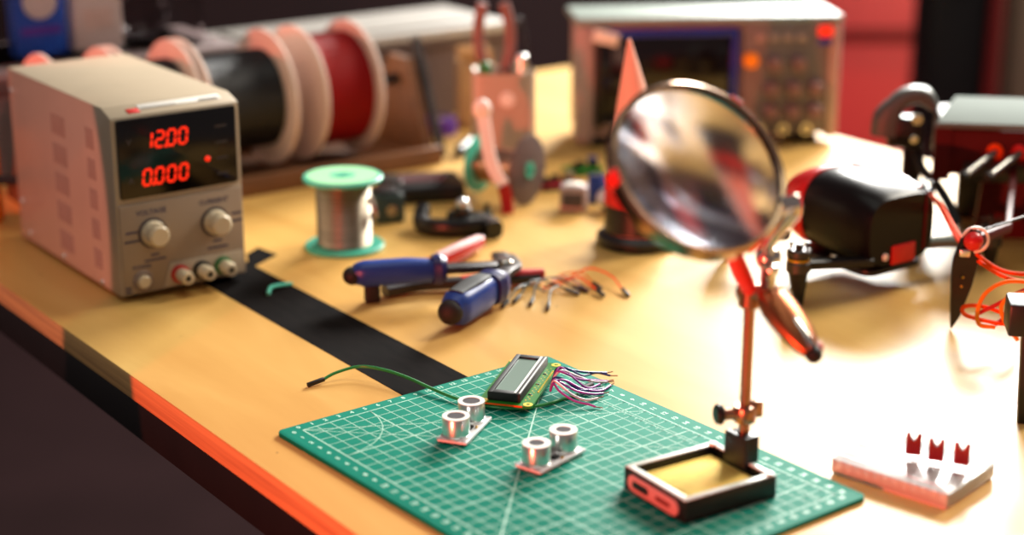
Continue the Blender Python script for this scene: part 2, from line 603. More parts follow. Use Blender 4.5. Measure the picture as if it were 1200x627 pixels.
knob_at(.0275, .0520, 'control_knob')
knob_at(.0800, .0520, 'control_knob')
for s_, x, z, sz, bars in (('VOLTAGE', .0275, .0685, .0056, ((.0105, .0545, .010), (.0105, .0475, .013), (.0285, .0345, .007), (.0285, .0305, .018))),
                           ('CURRENT', .0800, .0685, .0056, ((.0815, .0365, .008), (.0815, .0310, .018), (.099, .0560, .009), (.099, .0500, .009))),
                           ('POWER', .0172, .0262, .0044, ((.005, .0110, .005), (.005, .0080, .005)))):
    pr = MB()
    pr.mesh(text_mesh(s_, sz), FRONT(-.0016) @ TR((x, z, 0)))
    for bx0, bz0, w_ in bars:
        pr.prism(rrect(w_, .0018, .0003, 2, bx0, bz0), 0, .0001, FRONT(-.0016))
    pr.build('lettering', M['printblue'], ps)
ring = MB().lathe([(.0055, .0016), (.0072, .0022), (.0082, .0012), (.0084, 0), (.0055, 0), (.0055, .0016)], FRONT(-.0016) @ TR((.0172, .0150, 0))).build('power_button', M['vent'], ps)
MB().cyl((.0172, -.0016, .0150), (.0172, -.0060, .0150), .0053, bev=.0012).build('button_cap', M['knob'], ring)
tpn = MB().prism([(.0335, .0065), (W - .004, .0065), (W - .004, .0255), (.0400, .0255)], 0, .0014, FRONT(-.0016), .0005).build('terminal_plate', M['beige'], ps)
for x, m in ((.0470, 'redpl'), (.0655, 'blackpl'), (.0840, 'greenpl')):
    col = MB().lathe([(0, 0), (.0072, 0), (.0072, .0022), (.0056, .003), (0, .003)], FRONT(-.003) @ TR((x, .0158, 0))).build('binding_post', M[m], ps)
    if m == 'redpl':
        col['label'] = 'red collared post'
    elif m == 'greenpl':
        col['label'] = 'green collared post'
    MB().lathe([(0, .003), (.0050, .003), (.0054, .005), (.0054, .0135), (.0048, .0165), (.0026, .0168), (.0022, .011), (0, .011)], FRONT(-.003) @ TR((x, .0158, 0)), 24).build('post_cap', M['knob'], col)
    MB().cyl((x, -.0150, .0158), (x, -.0185, .0158), .0021).build('socket', M['blackpl'], col)
for (y0, y1, n) in ((.0895, .1190, 6), (.0330, .0490, 4)):
    for k in range(5):
        zt = .1290 - k * .0240 - (.0006 if y0 > .05 else -.001)
        v = MB()
        for q in range(n):
            y = y0 + (q + .5) * (y1 - y0) / n
            v.box((-.0001, y, zt - .0085), (.0007, (y1 - y0) / n * .42, .0165), .0002)
        v.build('vent', M['vent'], ps)
for y, z in ((.2025, .131), (.2000, .0363), (.1865, .0112), (.113, .0092), (.036, .0075)):
    MB().lathe([(0, 0), (.0022, 0), (.0018, .0012), (0, .0015)], TR((0, y, z)) @ RY(-PI / 2), 12).build('screw', M['alum'], ps)
for x in (.012, W - .012):
    for y in (.016, D - .016):
        MB().cyl((x, y, 0), (x, y, .0048), .006).build('foot', M['blackrub'], ps)
# mains lead from the back of the supply
cord = thing('mains_cable', 'black mains cord running left from the back of the power supply', 'cable', (*bench(.515, 1.4175), 0), 0)
MB().sweep(cat_rom([(.0, 0, .045), (-.03, .004, .046), (-.07, -.008, .044), (-.105, -.028, .034), (-.132, -.042, .004), (-.142, -.048, -.08), (-.140, -.046, -.45), (-.145, -.05, -.80), (-.17, -.07, -.885), (-.24, -.10, -.8955), (-.34, -.08, -.8955)], 8), .0042).build('cable', M['blackrub'], cord)
MB().box((0.001, -.0005, .045), (.022, .016, .016), .003, rot=RZ(ANG)).build('plug', M['blackpl'], cord)

# ================================================================== solder spool (upright)
sp = thing('solder_spool', 'upright spool of shiny solder wire with mint green flanges', 'solder spool', (-.1415, 1.4060, 0))
MB().lathe([(.008, 0), (.0325, 0), (.0335, .0008), (.0335, .0028), (.0325, .0036), (.008, .0036), (.008, 0)]).build('flange', M['teal'], sp)
fl = MB().lathe([(.006, .0590), (.0325, .0590), (.0335, .0598), (.0335, .0618), (.0325, .0626), (.006, .0626), (.006, .0590)]).build('flange', M['teal'], sp)
MB().lathe([(.0085, .0627), (.030, .0627), (.030, .0630), (.0085, .0630), (.0085, .0627)]).build('round_label', M['mintgreen'], fl)
MB().prism(rrect(.020, .010, .001), .0629, .0632, None).build('label_window', M['teal'], fl)
prof = [(.0, .0036)]
for k in range(40):
    z = .0040 + k * .0548 / 40
    prof += [(.0225, z), (.0231, z + .0007)]
prof += [(0, .0590)]
MB().lathe(prof, None, 40).build('wire_winding', M['solder'], sp)
MB().sweep(cat_rom([(.0229, -.004, .045), (.026, -.008, .037), (.0275, -.008, .030), (.0255, -.006, .028), (.0232, -.003, .030)], 6), .0022).build('loose_end', M['solder'], sp)

# ================================================================== wire spool rack
RS, RT, RZC = .79, 1.4775, .0775
rk = thing('spool_rack', 'brown wooden rack with a rod holding four big wire spools', 'rack', (0, 0, 0), ANG)
MB().box((.735, RT, .0035), (.40, .118, .007), .001).build('base_board', M['rackwood'], rk)
MB().box((.735, RT - .0615, .009), (.40, .010, .018), .001).build('front_rail', M['rackwood'], rk)
MB().box((.735, RT + .0635, .009), (.40, .010, .018), .001).build('rear_rail', M['rackwood'], rk)
for s in (.541, .929):
    MB().prism([(RT - .055, .007), (RT + .055, .007), (RT + .018, .100), (RT - .018, .100)], s - .005, s + .005, Matrix(((0, 0, 1, 0), (1, 0, 0, 0), (0, 1, 0, 0), (0, 0, 0, 1))), .001).build('side_panel', M['rackwood'], rk)
MB().sweep([(.940, RT - .058, .004), (.940, RT - .010, .118)], .0042, .0042, seg=8, power=4).build('strut', M['darkmetal'], rk)
MB().cyl((.530, RT, RZC), (.942, RT, RZC), .0058).build('rod', M['darkmetal'], rk)
for s in (.528, .938):
    MB().cyl((s, RT, RZC), (s + .006, RT, RZC), .012, bev=.001).build('end_nut', M['darkmetal'], rk)


def wire_spool(s0, s1, m, rb, label):
    w = thing('wire_spool', label, 'wire spool', (*bench(s0, RT), RZC), ANG, 'wire spools on the rack')
    Ln = s1 - s0
    toX = RY(PI / 2)
    R = .0655
    for a in (0, Ln - .0045):
        MB().lathe([(.0068, a), (.020, a), (.021, a + .0008), (.045, a + .0008), (.046, a), (R - .001, a), (R, a + .001), (R, a + .0035), (R - .001, a + .0045), (.0068, a + .0045), (.0068, a)], toX, 56).build('flange', M['flange'], w)
    MB().lathe([(.0068, .0046), (.018, .0046), (.018, Ln - .0046), (.0068, Ln - .0046), (.0068, .0046)], toX, 32).build('hub', M['flange'], w)
    n = int((Ln - .009) / .0021)
    prof = [(.0181, .0046)]
    for k in range(n):
        z = .0047 + k * (Ln - .0094) / n
        prof += [(rb - .0006, z), (rb, z + .001)]
    prof += [(.0181, Ln - .0046), (.0181, .0046)]
    MB().lathe(prof, toX, 48).build('wire_winding', M[m], w)


wire_spool(RS + .015, RS + .0805, 'wirered', .0545, 'spool of red wire, rightmost on the wooden rack')
wire_spool(RS - .1045, RS - .0135, 'wireblack', .0470, 'wide black wire spool next to the red one on the rack')
wire_spool(RS - .1720, RS - .1090, 'wireblack', .0480, 'narrow black wire spool behind the power supply, second from left on rack')
wire_spool(RS - .2380, RS - .1765, 'wireblack', .0470, 'black wire spool, leftmost on the rack behind power supply')

# orange bottle behind the power supply's left corner
ob = thing('plastic_bottle', 'orange plastic bottle beside the rack, behind the power supply', 'bottle', (*bench(.484, 1.482), 0), 0)
MB().lathe([(0, 0), (.022, 0), (.024, .003), (.024, .066), (.018, .078), (.009, .082), (.009, .087), (0, .087)]).build('body', M['yellowwire'], ob)
MB().lathe([(0, .0872), (.011, .0872), (.011, .1), (.009, .102), (0, .102)]).build('screw_cap', M['blackpl'], ob)

# ================================================================== storage bins along the far end
def bin_(s0, s1, t0, t1, z0, h, label, lid=True, group=None, pl='frost', lm='lidgrey'):
    b = thing('storage_bin', label, 'storage bin', (*bench((s0 + s1) / 2, (t0 + t1) / 2), z0), ANG, group)
    w_, d_ = s1 - s0, t1 - t0
    sh = MB()
    th = .0025
    sh.box((0, 0, th / 2), (w_, d_, th))
    sh.box((0, -d_ / 2 + th / 2, h / 2 + th / 2), (w_, th, h - th))
    sh.box((0, d_ / 2 - th / 2, h / 2 + th / 2), (w_, th, h - th))
    sh.box((-w_ / 2 + th / 2, 0, h / 2 + th / 2), (th, d_ - 2 * th, h - th))
    sh.box((w_ / 2 - th / 2, 0, h / 2 + th / 2), (th, d_ - 2 * th, h - th))
    sh.build('tub', M[pl], b)
    rim = MB()
    for y in (-d_ / 2 - .002, d_ / 2 + .002):
        rim.box((0, y, h - .004), (w_ + .008, .004, .006), .001)
    for x in (-w_ / 2 - .002, w_ / 2 + .002):
        rim.box((x, 0, h - .004), (.004, d_, .006), .001)
    rim.build('rim', M[pl], b)
    if lid:
        l = MB()
        l.box((0, 0, h + .006), (w_ + .012, d_ + .012, .012), .004)
        l.box((0, 0, h + .0135), (w_ - .03, d_ - .03, .003), .001)
        l.build('lid', M[lm], b)
        for x in (-w_ / 2 - .008, w_ / 2 + .008):
            MB().box((x, 0, h - .002), (.004, .04, .022), .0015).build('clasp', M[lm], b)
    return b


bin_(.462, .800, 1.590, 1.715, 0, .098, 'long lidded clear storage bin behind the black wire spools')
bin_(.822, 1.140, 1.590, 1.715, 0, .088, 'clear storage bin with whitish lid right of the red wire spool', lm='lidpl')
bin_(.500, .770, 1.598, 1.705, .113, .085, 'open clear bin stacked on another bin in the far left corner', lid=False, pl='clearpl')
bx = thing('small_carton', 'blue carton with a pale disc inside the open clear bin', 'carton', (*bench(.606, 1.620), .116), ANG)
MB().box((0, 0, .035), (.052, .020, .07), .001).build('box', M['bluebox'], bx)
MB().cyl((0, -.0103, .052), (0, -.0115, .052), .017).build('disc', M['card'], bx)
MB().box((0, -.0104, .024), (.040, .0008, .007)).build('print_band', M['purple'], bx)
bx = thing('small_carton', 'white carton next to the blue one inside the clear bin', 'carton', (*bench(.664, 1.620), .116), ANG)
MB().box((0, 0, .033), (.050, .022, .066), .001).build('box', M['card'], bx)
MB().box((0, -.0113, .03), (.03, .0006, .02)).build('label_patch', M['flange'], bx)
MB().box((0, -.002, .0665), (.046, .016, .001)).build('flap', M['card'], bx)
bg = thing('small_bag', 'pale crumpled plastic bag inside the open clear bin', 'bag', (*bench(.728, 1.655), .116), ANG)
b_ = MB()
b_.ball((0, 0, .026), .034, (.85, .8, .76), 22)
for v in b_.bm.verts:
    v.co += Vector([random.uniform(-.0055, .0055) for _ in range(3)])
    v.co.z = max(v.co.z, .0005)
b_.build('pouch', M['clearpl'], bg, sharp=12)
MB().lathe([(0, .048), (.006, .050), (.011, .066), (.010, .0665), (0, .056)], None, 14).build('gathered_top', M['clearpl'], bg)

# ================================================================== tool caddy and its tools, carton, small stuff at the back
cd = thing('tool_caddy', 'salmon pink rounded tool caddy behind the teal solder reel', 'tool caddy', (-.008, 1.655, 0), math.radians(4))
sh = MB()
o_ = rrect(.060, .046, .010, 6)
i_ = rrect(.052, .038, .008, 6)
t = bmesh.new()
n_ = len(o_)
va = [t.verts.new((x, y, 0)) for x, y in o_]
vb = [t.verts.new((x, y, .100)) for x, y in o_]
vc = [t.verts.new((x, y, .103)) for x, y in [(a * .97, b * .97) for a, b in o_]]
vd = [t.verts.new((x, y, .100)) for x, y in i_]
ve = [t.verts.new((x, y, .006)) for x, y in i_]
for A_, B_ in ((va, vb), (vb, vc), (vc, vd), (vd, ve)):
    for k in range(n_):
        t.faces.new((A_[k], A_[(k + 1) % n_], B_[(k + 1) % n_], B_[k]))
t.faces.new(va)
t.faces.new(ve)
sh._take(t)
sh.build('cup', M['pinkish'], cd)
MB().lathe([(0, 0), (.0075, 0), (.0070, .002), (0, .0026)], FRONT(-.0229) @ TR((.002, .078, 0)), 24).build('button', M['white'], cd)


def stick_tool(name, label, cat, dx, dy, lean, L1, L2, r, m, blade):
    """a tool standing in the caddy: shank L1 from the cup floor, grip L2 above"""
    o = thing(name, label, cat, (-.008 + dx, 1.655 + dy, .0062), 0)
    d = Vector(lean).normalized()
    p0 = d * .004
    if blade == 'driver':
        MB().cyl(p0, d * L1, .0026).build('shank', M['steel'], o)
        pts = [d * (L1 + L2 * k) for k in (0, .08, .2, .5, .8, .95, 1)]
        MB().sweep(cat_rom(pts, 3), [r * k for k in (.6, .66, .75, .85, .95, .9, .8, .85, .9, 1, 1, 1, 1, 1, .98, .95, .85, .7, .5)], seg=12).build('handle', M[m], o)
    elif blade == 'tweezers':
        side = d.cross(Vector((0, 1, 0))).normalized()
        for sg in (-1, 1):
            pts = [p0 + side * (sg * .0008), d * (L1 * .6) + side * (sg * .006), d * (L1 + L2 * .5) + side * (sg * .007), d * (L1 + L2) + side * (sg * .001)]
            MB().sweep(cat_rom(pts, 6), .0012, .0042, seg=8, up=(0, 1, 0), power=4).build('arm', M[m], o)
    else:
        side = d.cross(Vector((0, 1, 0))).normalized()
        MB().sweep([p0, d * L1], .006, .004, seg=10, up=(0, 1, 0), power=3).build('jaw', M['darkmetal'], o)
        MB().cyl(d * (L1 * .8) + Vector((0, -.006, 0)), d * (L1 * .8) + Vector((0, .006, 0)), .005).build('pivot', M['steel'], o)
        for sg in (-1, 1):
            pts = [d * L1 + side * (sg * .004), d * (L1 + L2 * .35) + side * (sg * .014), d * (L1 + L2 * .7) + side * (sg * .015), d * (L1 + L2) + side * (sg * .010)]
            MB().sweep(cat_rom(pts, 6), .0055, .0045, seg=10, up=(0, 1, 0)).build('handle', M[m], o)


stick_tool('pliers', 'pliers with rose grips standing upright in the pink caddy', 'pliers', -.005, .004, (-.03, .0, 1), .085, .075, .006, 'dullrose', 'pliers')
stick_tool('tweezers', 'tall grey tweezers leaning right in the pink caddy', 'tweezers', .0095, .0125, (.05, .0, 1), .08, .065, .004, 'darkmetal', 'tweezers')
stick_tool('screwdriver', 'green handled screwdriver standing in the pink caddy', 'screwdriver', -.016, -.010, (-.02, .0, 1), .07, .036, .0062, 'greenpl', 'driver')
stick_tool('screwdriver', 'pale tipped screwdriver at the right of the pink caddy', 'screwdriver', .012, -.011, (.05, .0, 1), .07, .044, .006, 'alum', 'driver')
cb = thing('parts_carton', 'tan cardboard carton standing behind the pink tool caddy', 'carton', (-.041, 1.862, 0), math.radians(10))
MB().box((0, 0, .036), (.036, .034, .072), .0012).build('box', M['carton'], cb)
MB().box((0, -.014, .0785), (.034, .0012, .016), .0003, rot=RX(.35)).build('flap', M['carton'], cb)
MB().box((0, .014, .0785), (.034, .0012, .016), .0003, rot=RX(-.35)).build('flap', M['carton'], cb)
rl = thing('tape_roll', 'small purple tape roll lying left of the pink caddy', 'tape roll', (-.080, 1.825, 0))
MB().lathe([(.010, 0), (.020, 0), (.0205, .0006), (.0205, .0154), (.020, .016), (.010, .016), (.010, 0)]).build('tape', M['purple'], rl)
MB().lathe([(.0088, .0005), (.0099, .0005), (.0099, .0155), (.0088, .0155), (.0088, .0005)]).build('core', M['card'], rl)
pn = thing('marker_pen', 'dark marker pen lying between the purple roll and pink caddy', 'marker pen', (-.040, 1.768, .0065), math.radians(75))
MB().lathe([(0, -.055), (.005, -.055), (.0062, -.05), (.0062, .018), (0, .018)], RY(PI / 2), 20).build('barrel', M['blackpl'], pn)
MB().lathe([(0, .0182), (.0066, .0182), (.0062, .055), (.004, .058), (0, .058)], RY(PI / 2), 20).build('cap', M['darkred'], pn)

# solder reel lying on its side
r2 = thing('solder_reel', 'teal and grey solder reel lying on its side before the pink caddy', 'solder reel', (-.008, 1.553, .0325), math.radians(-30))
toX = RY(PI / 2)
MB().lathe([(.006, -.0275), (.0255, -.0275), (.027, -.0265), (.027, -.0245), (.0255, -.0235), (.006, -.0235), (.006, -.0275)], toX, 44).build('flange', M['teal'], r2)
fl = MB().lathe([(.0075, .0235), (.031, .0235), (.0325, .0245), (.0325, .0262), (.031, .0272), (.0075, .0272), (.0075, .0235)], toX, 48).build('flange', M['frost'], r2)
fl['label'] = 'grey translucent flange'
MB().lathe([(.004, .0215), (.0074, .0215), (.0074, .029), (.004, .029), (.004, .0215)], toX, 24).build('hub_plug', M['teal'], r2)
MB().lathe([(.005, -.0233), (.0165, -.0233), (.0165, .0233), (.005, .0233), (.005, -.0233)], toX, 36).build('wire_winding', M['copperish'], r2)
# bent red-white strip leaning on the reel
bs = thing('plastic_strip', 'bent white and red plastic strip leaning over the solder reel', 'strip', (-.022, 1.507, 0))
pts = cat_rom([(-.004, .020, .088), (-.002, .0155, .075), (.001, .009, .056), (.006, .004, .040), (.014, .000, .027)], 6)
MB().sweep(pts, .0058, .0018, seg=10, up=(0, -.8, .5), power=3).build('band', M['white'], bs)
MB().ball((-.005, .0215, .092), .0085, (1, .7, 1.1)).build('end_knob', M['white'], bs)
MB().sweep(cat_rom([(.014, .000, .027), (.017, -.001, .014), (.018, -.004, .0015)], 5), .0055, .0022, seg=10, up=(0, -.8, .5), power=3).build('red_end', M['redpl'], bs)

# black handheld meter
mt_ = thing('handheld_meter', 'flat black handheld meter with dark red panel left of solder reel', 'meter', (-.086, 1.572, 0), math.radians(12))
MB().prism(rrect(.078, .060, .008), 0, .015, None, .003).build('body', M['blackpl'], mt_)
MB().prism(rrect(.044, .026, .002, 4, .002, .004), .015, .0158).build('panel', M['darkred'], mt_)
MB().cyl((-.026, -.012, .015), (-.026, -.012, .019), .008, bev=.001).build('dial', M['darkmetal'], mt_)
# small dark relay cube, black clamp, tiny plug
rc = thing('junction_box', 'small dark green box right of the upright solder spool', 'box', (-.112, 1.490, 0), math.radians(20))
MB().box((0, 0, .013), (.026, .030, .026), .002).build('case', M['darkgreen'], rc)
MB().box((0, 0, .0272), (.020, .024, .0024), .001).build('lid', M['darkmetal'], rc)
MB().cyl((0, -.015, .013), (0, -.019, .013), .005).build('socket', M['steel'], rc)
ck = thing('spring_clamp', 'black two armed clamp lying behind the red plier handle', 'clamp', (-.045, 1.448, 0), math.radians(-12))
MB().sweep(cat_rom([(-.036, .012, .016), (-.034, -.004, .008), (-.016, -.014, .008), (.006, -.010, .009), (.020, -.002, .009)], 6), .0065, .0075, seg=12, power=3).build('arm', M['blackpl'], ck)
MB().sweep(cat_rom([(-.012, .014, .008), (.006, .010, .009), (.022, .002, .009), (.034, -.012, .008)], 6), .0075, .008, seg=12, power=3).build('arm', M['blackpl'], ck)
MB().cyl((.002, .001, .004), (.002, .001, .024), .0075, bev=.001).build('pivot', M['darkmetal'], ck)
MB().ball((.002, .001, .026), .006).build('knob', M['alum'], ck)
pg = thing('barrel_plug', 'tiny dark plug standing right of the black clamp', 'plug', (-.022, 1.485, 0))
MB().cyl((0, 0, 0), (0, 0, .010), .0042, bev=.0008).build('body', M['darkgreen'], pg)
MB().cyl((0, 0, .010), (0, 0, .016), .0024).build('pin', M['darkmetal'], pg)

# loose electronic modules right of the reel
md = thing('relay_block', 'pale grey square block among loose modules right of the reel', 'block', (.056, 1.520, 0), math.radians(-8))
MB().box((0, 0, .012), (.024, .020, .024), .002).build('case', M['scopebody'], md)
MB().box((0, -.0102, .012), (.018, .001, .012), .0003).build('label_patch', M['print'], md)
MB().box((0, 0, .0247), (.014, .012, .0016), .0005).build('cap', M['white'], md)
md = thing('capacitor', 'blue round capacitor behind the pale grey block', 'capacitor', (.078, 1.548, 0))
MB().lathe([(0, 0), (.0075, 0), (.0080, .001), (.0080, .024), (.0072, .026), (0, .0262)]).build('can', M['bluepl'], md)
MB().lathe([(0, .0263), (.006, .0263), (.006, .0267), (0, .0267)]).build('top_disc', M['darkmetal'], md)
md = thing('motor_can', 'silver motor can lying beside the pale grey block', 'motor', (.090, 1.516, .0102), math.radians(-60))
MB().lathe([(0, -.012), (.009, -.012), (.0102, -.010), (.0102, .010), (.009, .012), (.003, .012), (.003, .014), (0, .014)], toX, 28).build('can', M['alum'], md)
MB().cyl((.014, 0, 0), (.022, 0, 0), .0014).build('shaft', M['steel'], md)
for i, (x, y, a, m, lab, w_, h_) in enumerate([
        (.042, 1.600, 15, 'pcbred', 'dark red circuit board behind the pale grey block', .040, .026),
        (.098, 1.605, -10, 'pcbred', 'dark red circuit board nearest the black cone base', .034, .024),
        (.070, 1.655, 30, 'pcbgreen', 'small green circuit board at the back of the loose modules', .036, .026)]):
    b = thing('circuit_board', lab, 'circuit board', (x, y, 0), math.radians(a), 'loose circuit boards')
    MB().box((0, 0, .0045), (w_, h_, .0016), .0002).build('board', M[m], b)
    for q in range(3):
        MB().box((-w_ * .3 + q * w_ * .28, (q % 2 - .5) * h_ * .3, .0083), (.007, .006, .006), .0004).build('chip', M['blackpl'], b)
    MB().box((0, -h_ * .42, .0018), (w_ * .8, .0025, .0036)).build('pin_header', M['blackpl'], b)
    MB().box((w_ * .38, h_ * .2, .0095), (.006, .009, .008), .001).build('terminal', M['bluepl'] if i else M['alum'], b)

# stand with salmon cone
cs = thing('cone_stand', 'tall salmon cone on round black base behind the magnifying lens', 'stand', (.107, 1.418, 0))
MB().lathe([(0, 0), (.033, 0), (.035, .002), (.035, .008), (.030, .012), (0, .012)]).build('base', M['blackpl'], cs)
t = bmesh.new()
sect = [(0, .0, .027, .012), (0, .0, .0255, .020), (-.002, 0, .0235, .05), (-.0055, 0, .0145, .12), (-.0105, 0, .0012, .175)]
rg = []
for cx_, cy_, r_, z_ in sect:
    rg.append([t.verts.new((cx_ + r_ * math.cos(2 * PI * k / 28), cy_ + r_ * math.sin(2 * PI * k / 28), z_)) for k in range(28)])
for a_, b_ in zip(rg, rg[1:]):
    for k in range(28):
        t.faces.new((a_[k], a_[(k + 1) % 28], b_[(k + 1) % 28], b_[k]))
t.faces.new(rg[0])
t.faces.new(rg[-1])
mb = MB()
mb._take(t)
mb.build('cone', M['conepl'], cs)
MB().lathe([(.0272, .0125), (.0290, .013), (.0275, .036), (.0258, .062), (.0240, .062), (.0258, .030), (.0272, .0125)], None, 32).build('black_sleeve', M['blackpl'], cs)
MB().lathe([(.0280, .036), (.0292, .0365), (.0280, .053), (.0266, .053), (.0280, .036)], None, 32).build('red_glow_band', M['redpl'], cs)  # red glow on the dark stand, built as a red band

# ================================================================== oscilloscope
so = thing('oscilloscope', 'grey oscilloscope with dark screen and knobs at the back of the bench', 'oscilloscope', (.0660, 1.757, 0), math.radians(5.5))
SW, SD, SH = .275, .075, .133
MB().box((SW / 2, SD / 2 + .004, SH / 2 + .004), (SW - .008, SD, SH - .008), .006).build('case', M['scopebody'], so)
MB().box((SW / 2, SD / 2 + .002, SH - .002), (SW + .004, SD + .012, .008), .0035, seg=3).build('top_cover', M['scopetop'], so)
MB().box((.009, .010, SH / 2), (.020, .030, SH - .010), .005).build('side_bumper', M['scopebody'], so)
MB().box((SW - .006, .010, SH / 2), (.014, .030, SH - .010), .005).build('side_bumper', M['scopebody'], so)
for x in (.03, SW - .03):
    MB().box((x, .03, .003), (.026, .05, .006), .001).build('foot', M['blackrub'], so)
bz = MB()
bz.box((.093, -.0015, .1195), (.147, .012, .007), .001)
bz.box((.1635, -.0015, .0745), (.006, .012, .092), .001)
bz.build('screen_rim', M['scopeblue'], so)  # blue reflection along the screen's top and right, painted as rim colour
bz = MB()
bz.box((.0225, -.0015, .0715), (.006, .012, .098), .001)
bz.box((.093, -.0015, .029), (.147, .012, .006), .001)
bz.build('screen_rim', M['blackpl'], so)
MB().box((.093, .0015, .0755), (.137, .006, .088), .001).build('screen', M['screen'], so)
MB().box((.0285, -.0095, .1165), (.026, .003, .013), .0008, rot=RY(.25)).build('white_patch', M['white'], so)  # small white plate at the top left corner of the screen
pnl = MB().box((.216, -.001, .070), (.090, .009, .118), .003).build('control_panel', M['scopepanel'], so)
for row, (z, xs) in enumerate(((.086, (.205, .230)), (.060, (.203, .226, .249)), (.036, (.203, .226, .249)))):
    for x in xs:
        k = MB().lathe([(0, 0), (.0085, 0), (.0082, .004), (.0070, .010), (.0058, .0115), (0, .0115)], FRONT(-.0055) @ TR((x, z, 0)), 20).build('knob', M['scopeknob'], so)
MB().lathe([(0, 0), (.0085, 0), (.0075, .006), (0, .007)], FRONT(-.0055) @ TR((.180, .090, 0)), 20).build('run_button', M['orangekn'], so)
for k in range(4):
    MB().box((.190 + k * .014, -.0065, .113), (.009, .004, .007), .001).build('push_button', M['scopebody'], so)
MB().box((.257, -.0065, .119), (.014, .005, .010), .001).build('power_light', M['led'], so)
MB().box((.257, -.0065, .108), (.014, .004, .006), .001).build('port', M['scopeblue'], so)
for x in (.190, .215, .240):
    MB().lathe([(.003, 0), (.0055, 0), (.0055, .008), (.003, .008), (.003, 0)], FRONT(-.0055) @ TR((x, .018, 0)), 18).build('input_socket', M['steel'], so)

# ================================================================== combination: two pliers crossing
def grip(o, name, pts, rx, ry, m, n=5):
    P = cat_rom(pts, n)
    k = len(P)
    def il(v):
        out = []
        for i in range(k):
            f = i / (k - 1) * (len(v) - 1)
            j = min(int(f), len(v) - 2)
            out.append(v[j] + (v[j + 1] - v[j]) * (f - j))
        return out
    return MB().sweep(P, il(rx), il(ry), seg=16, power=2.8).build(name, m, o)


rp = thing('wire_cutters', 'red handled cutters lying under the blue handled pliers', 'cutters', (-.060, 1.320, 0))
h = grip(rp, 'handle', [(.034, .074, .0085), (.016, .040, .0090), (-.004, .008, .0090), (-.016, -.010, .0080)], [.0040, .0056, .0056, .0046], [.0048, .0066, .0066, .0052], M['redpl'])
grip(h, 'grip_inlay', [(.032, .0700, .0140), (.015, .038, .0154), (.000, .014, .0154)], [.0026, .0040, .0030], [.0014, .0018, .0014], M['rosepl'])
h = grip(rp, 'handle', [(.085, -.009, .0066), (.068, -.014, .0068), (.050, -.018, .0066), (.020, -.027, .0060)], [.004, .0060, .0060, .005], [.0045, .0054, .0054, .0046], M['redpl'])
grip(h, 'grip_inlay', [(.083, -.0145, .0056), (.068, -.0190, .0056), (.052, -.0230, .0056)], [.0022, .0030, .0024], [.003, .004, .003], M['darkmetal'])
MB().sweep(cat_rom([(-.015, -.009, .007), (-.024, -.028, .006), (-.036, -.044, .006)], 5), .0062, .0045, seg=10, power=3).build('jaw', M['darkmetal'], rp)
MB().sweep(cat_rom([(.022, -.028, .006), (-.012, -.034, .006), (-.038, -.050, .006)], 5), .0062, .0045, seg=10, power=3).build('jaw', M['darkmetal'], rp)
MB().cyl((-.024, -.036, .001), (-.024, -.036, .0118), .0055, bev=.001).build('pivot', M['steel'], rp)

bp = thing('wire_strippers', 'blue handled wire strippers lying across the red handled cutters', 'wire strippers', (-.060, 1.266, 0))
h = grip(bp, 'handle', [(-.060, -.008, .0225), (-.052, -.006, .0235), (-.020, .000, .0240), (.002, .004, .0240)], [.0062, .0088, .0088, .0072], [.0072, .0098, .0098, .0078], M['bluepl'])
MB().ball((-.0615, -.0082, .0225), .0076, (1, 1, .95)).build('end_cap', M['blackrub'], h)
grip(h, 'collar', [(-.001, .0032, .0240), (.004, .0045, .0240), (.009, .0055, .0238)], [.0098, .0112, .0090], [.0106, .0116, .0094], M['navy'])
MB().box((-.047, -.005, .0080), (.012, .008, .016), .002, rot=RZ(.3)).build('spring_stop', M['blackrub'], h)
h = grip(bp, 'handle', [(.016, -.070, .0150), (.020, -.062, .0155), (.034, -.038, .0165), (.044, -.022, .0175)], [.0085, .0118, .0115, .0088], [.0100, .0135, .0135, .0105], M['bluepl'])
grip(h, 'grip_inlay', [(.0190, -.064, .0276), (.032, -.040, .0290), (.0395, -.027, .0285)], [.0062, .0080, .0062], [.0020, .0024, .0020], M['blackrub'])
MB().ball((.0154, -.0708, .0150), .0096, (1, .8, 1)).build('end_cap', M['blackrub'], h)
grip(h, 'collar', [(.042, -.025, .0175), (.0460, -.018, .0175), (.050, -.011, .0175)], [.0118, .0130, .0105], [.0125, .0135, .0110], M['navy'])
MB().sweep(cat_rom([(.006, .0050, .0238), (.030, .013, .0225), (.052, .030, .0195), (.050, .074, .0130)], 5), .0072, .0035, seg=10, power=3.4).build('jaw', M['darkmetal'], bp)
MB().sweep(cat_rom([(.048, -.014, .0195), (.055, .006, .0215), (.061, .030, .0180), (.056, .076, .0110)], 5), .0072, .0030, seg=10, power=3.4).build('jaw', M['darkmetal'], bp)
MB().cyl((.055, .023, .0165), (.055, .023, .0262), .0062, bev=.001).build('pivot', M['steel'], bp)

# jumper wires to the right of the strippers
def jumper(label, pts, m, ends, group='loose jumper wires beside the strippers', r=.00075):
    P = [Vector((x, y, max(z, r + .0001))) for x, y, z in pts]
    root = thing('jumper_wire', label, 'jumper wire', (P[0].x, P[0].y, 0), 0, group)
    Q = [q - Vector((P[0].x, P[0].y, 0)) for q in P]
    MB().sweep(cat_rom(Q, 8), r, seg=8).build('wire', M[m], root)
    for e in ends:
        a, b = (Q[0], Q[1]) if e == 0 else (Q[-1], Q[-2])
        d = (a - b).normalized()
        d.z = max(-.1, min(.1, d.z))
        d.normalize()
        c = a + d * .006
        c.z = max(c.z, .0014)
        q = d.to_track_quat('X', 'Z').to_matrix().to_4x4()
        MB().box(c, (.013, .0026, .0026), .0003, rot=q).build('connector', M['blackpl'], root)
    return root


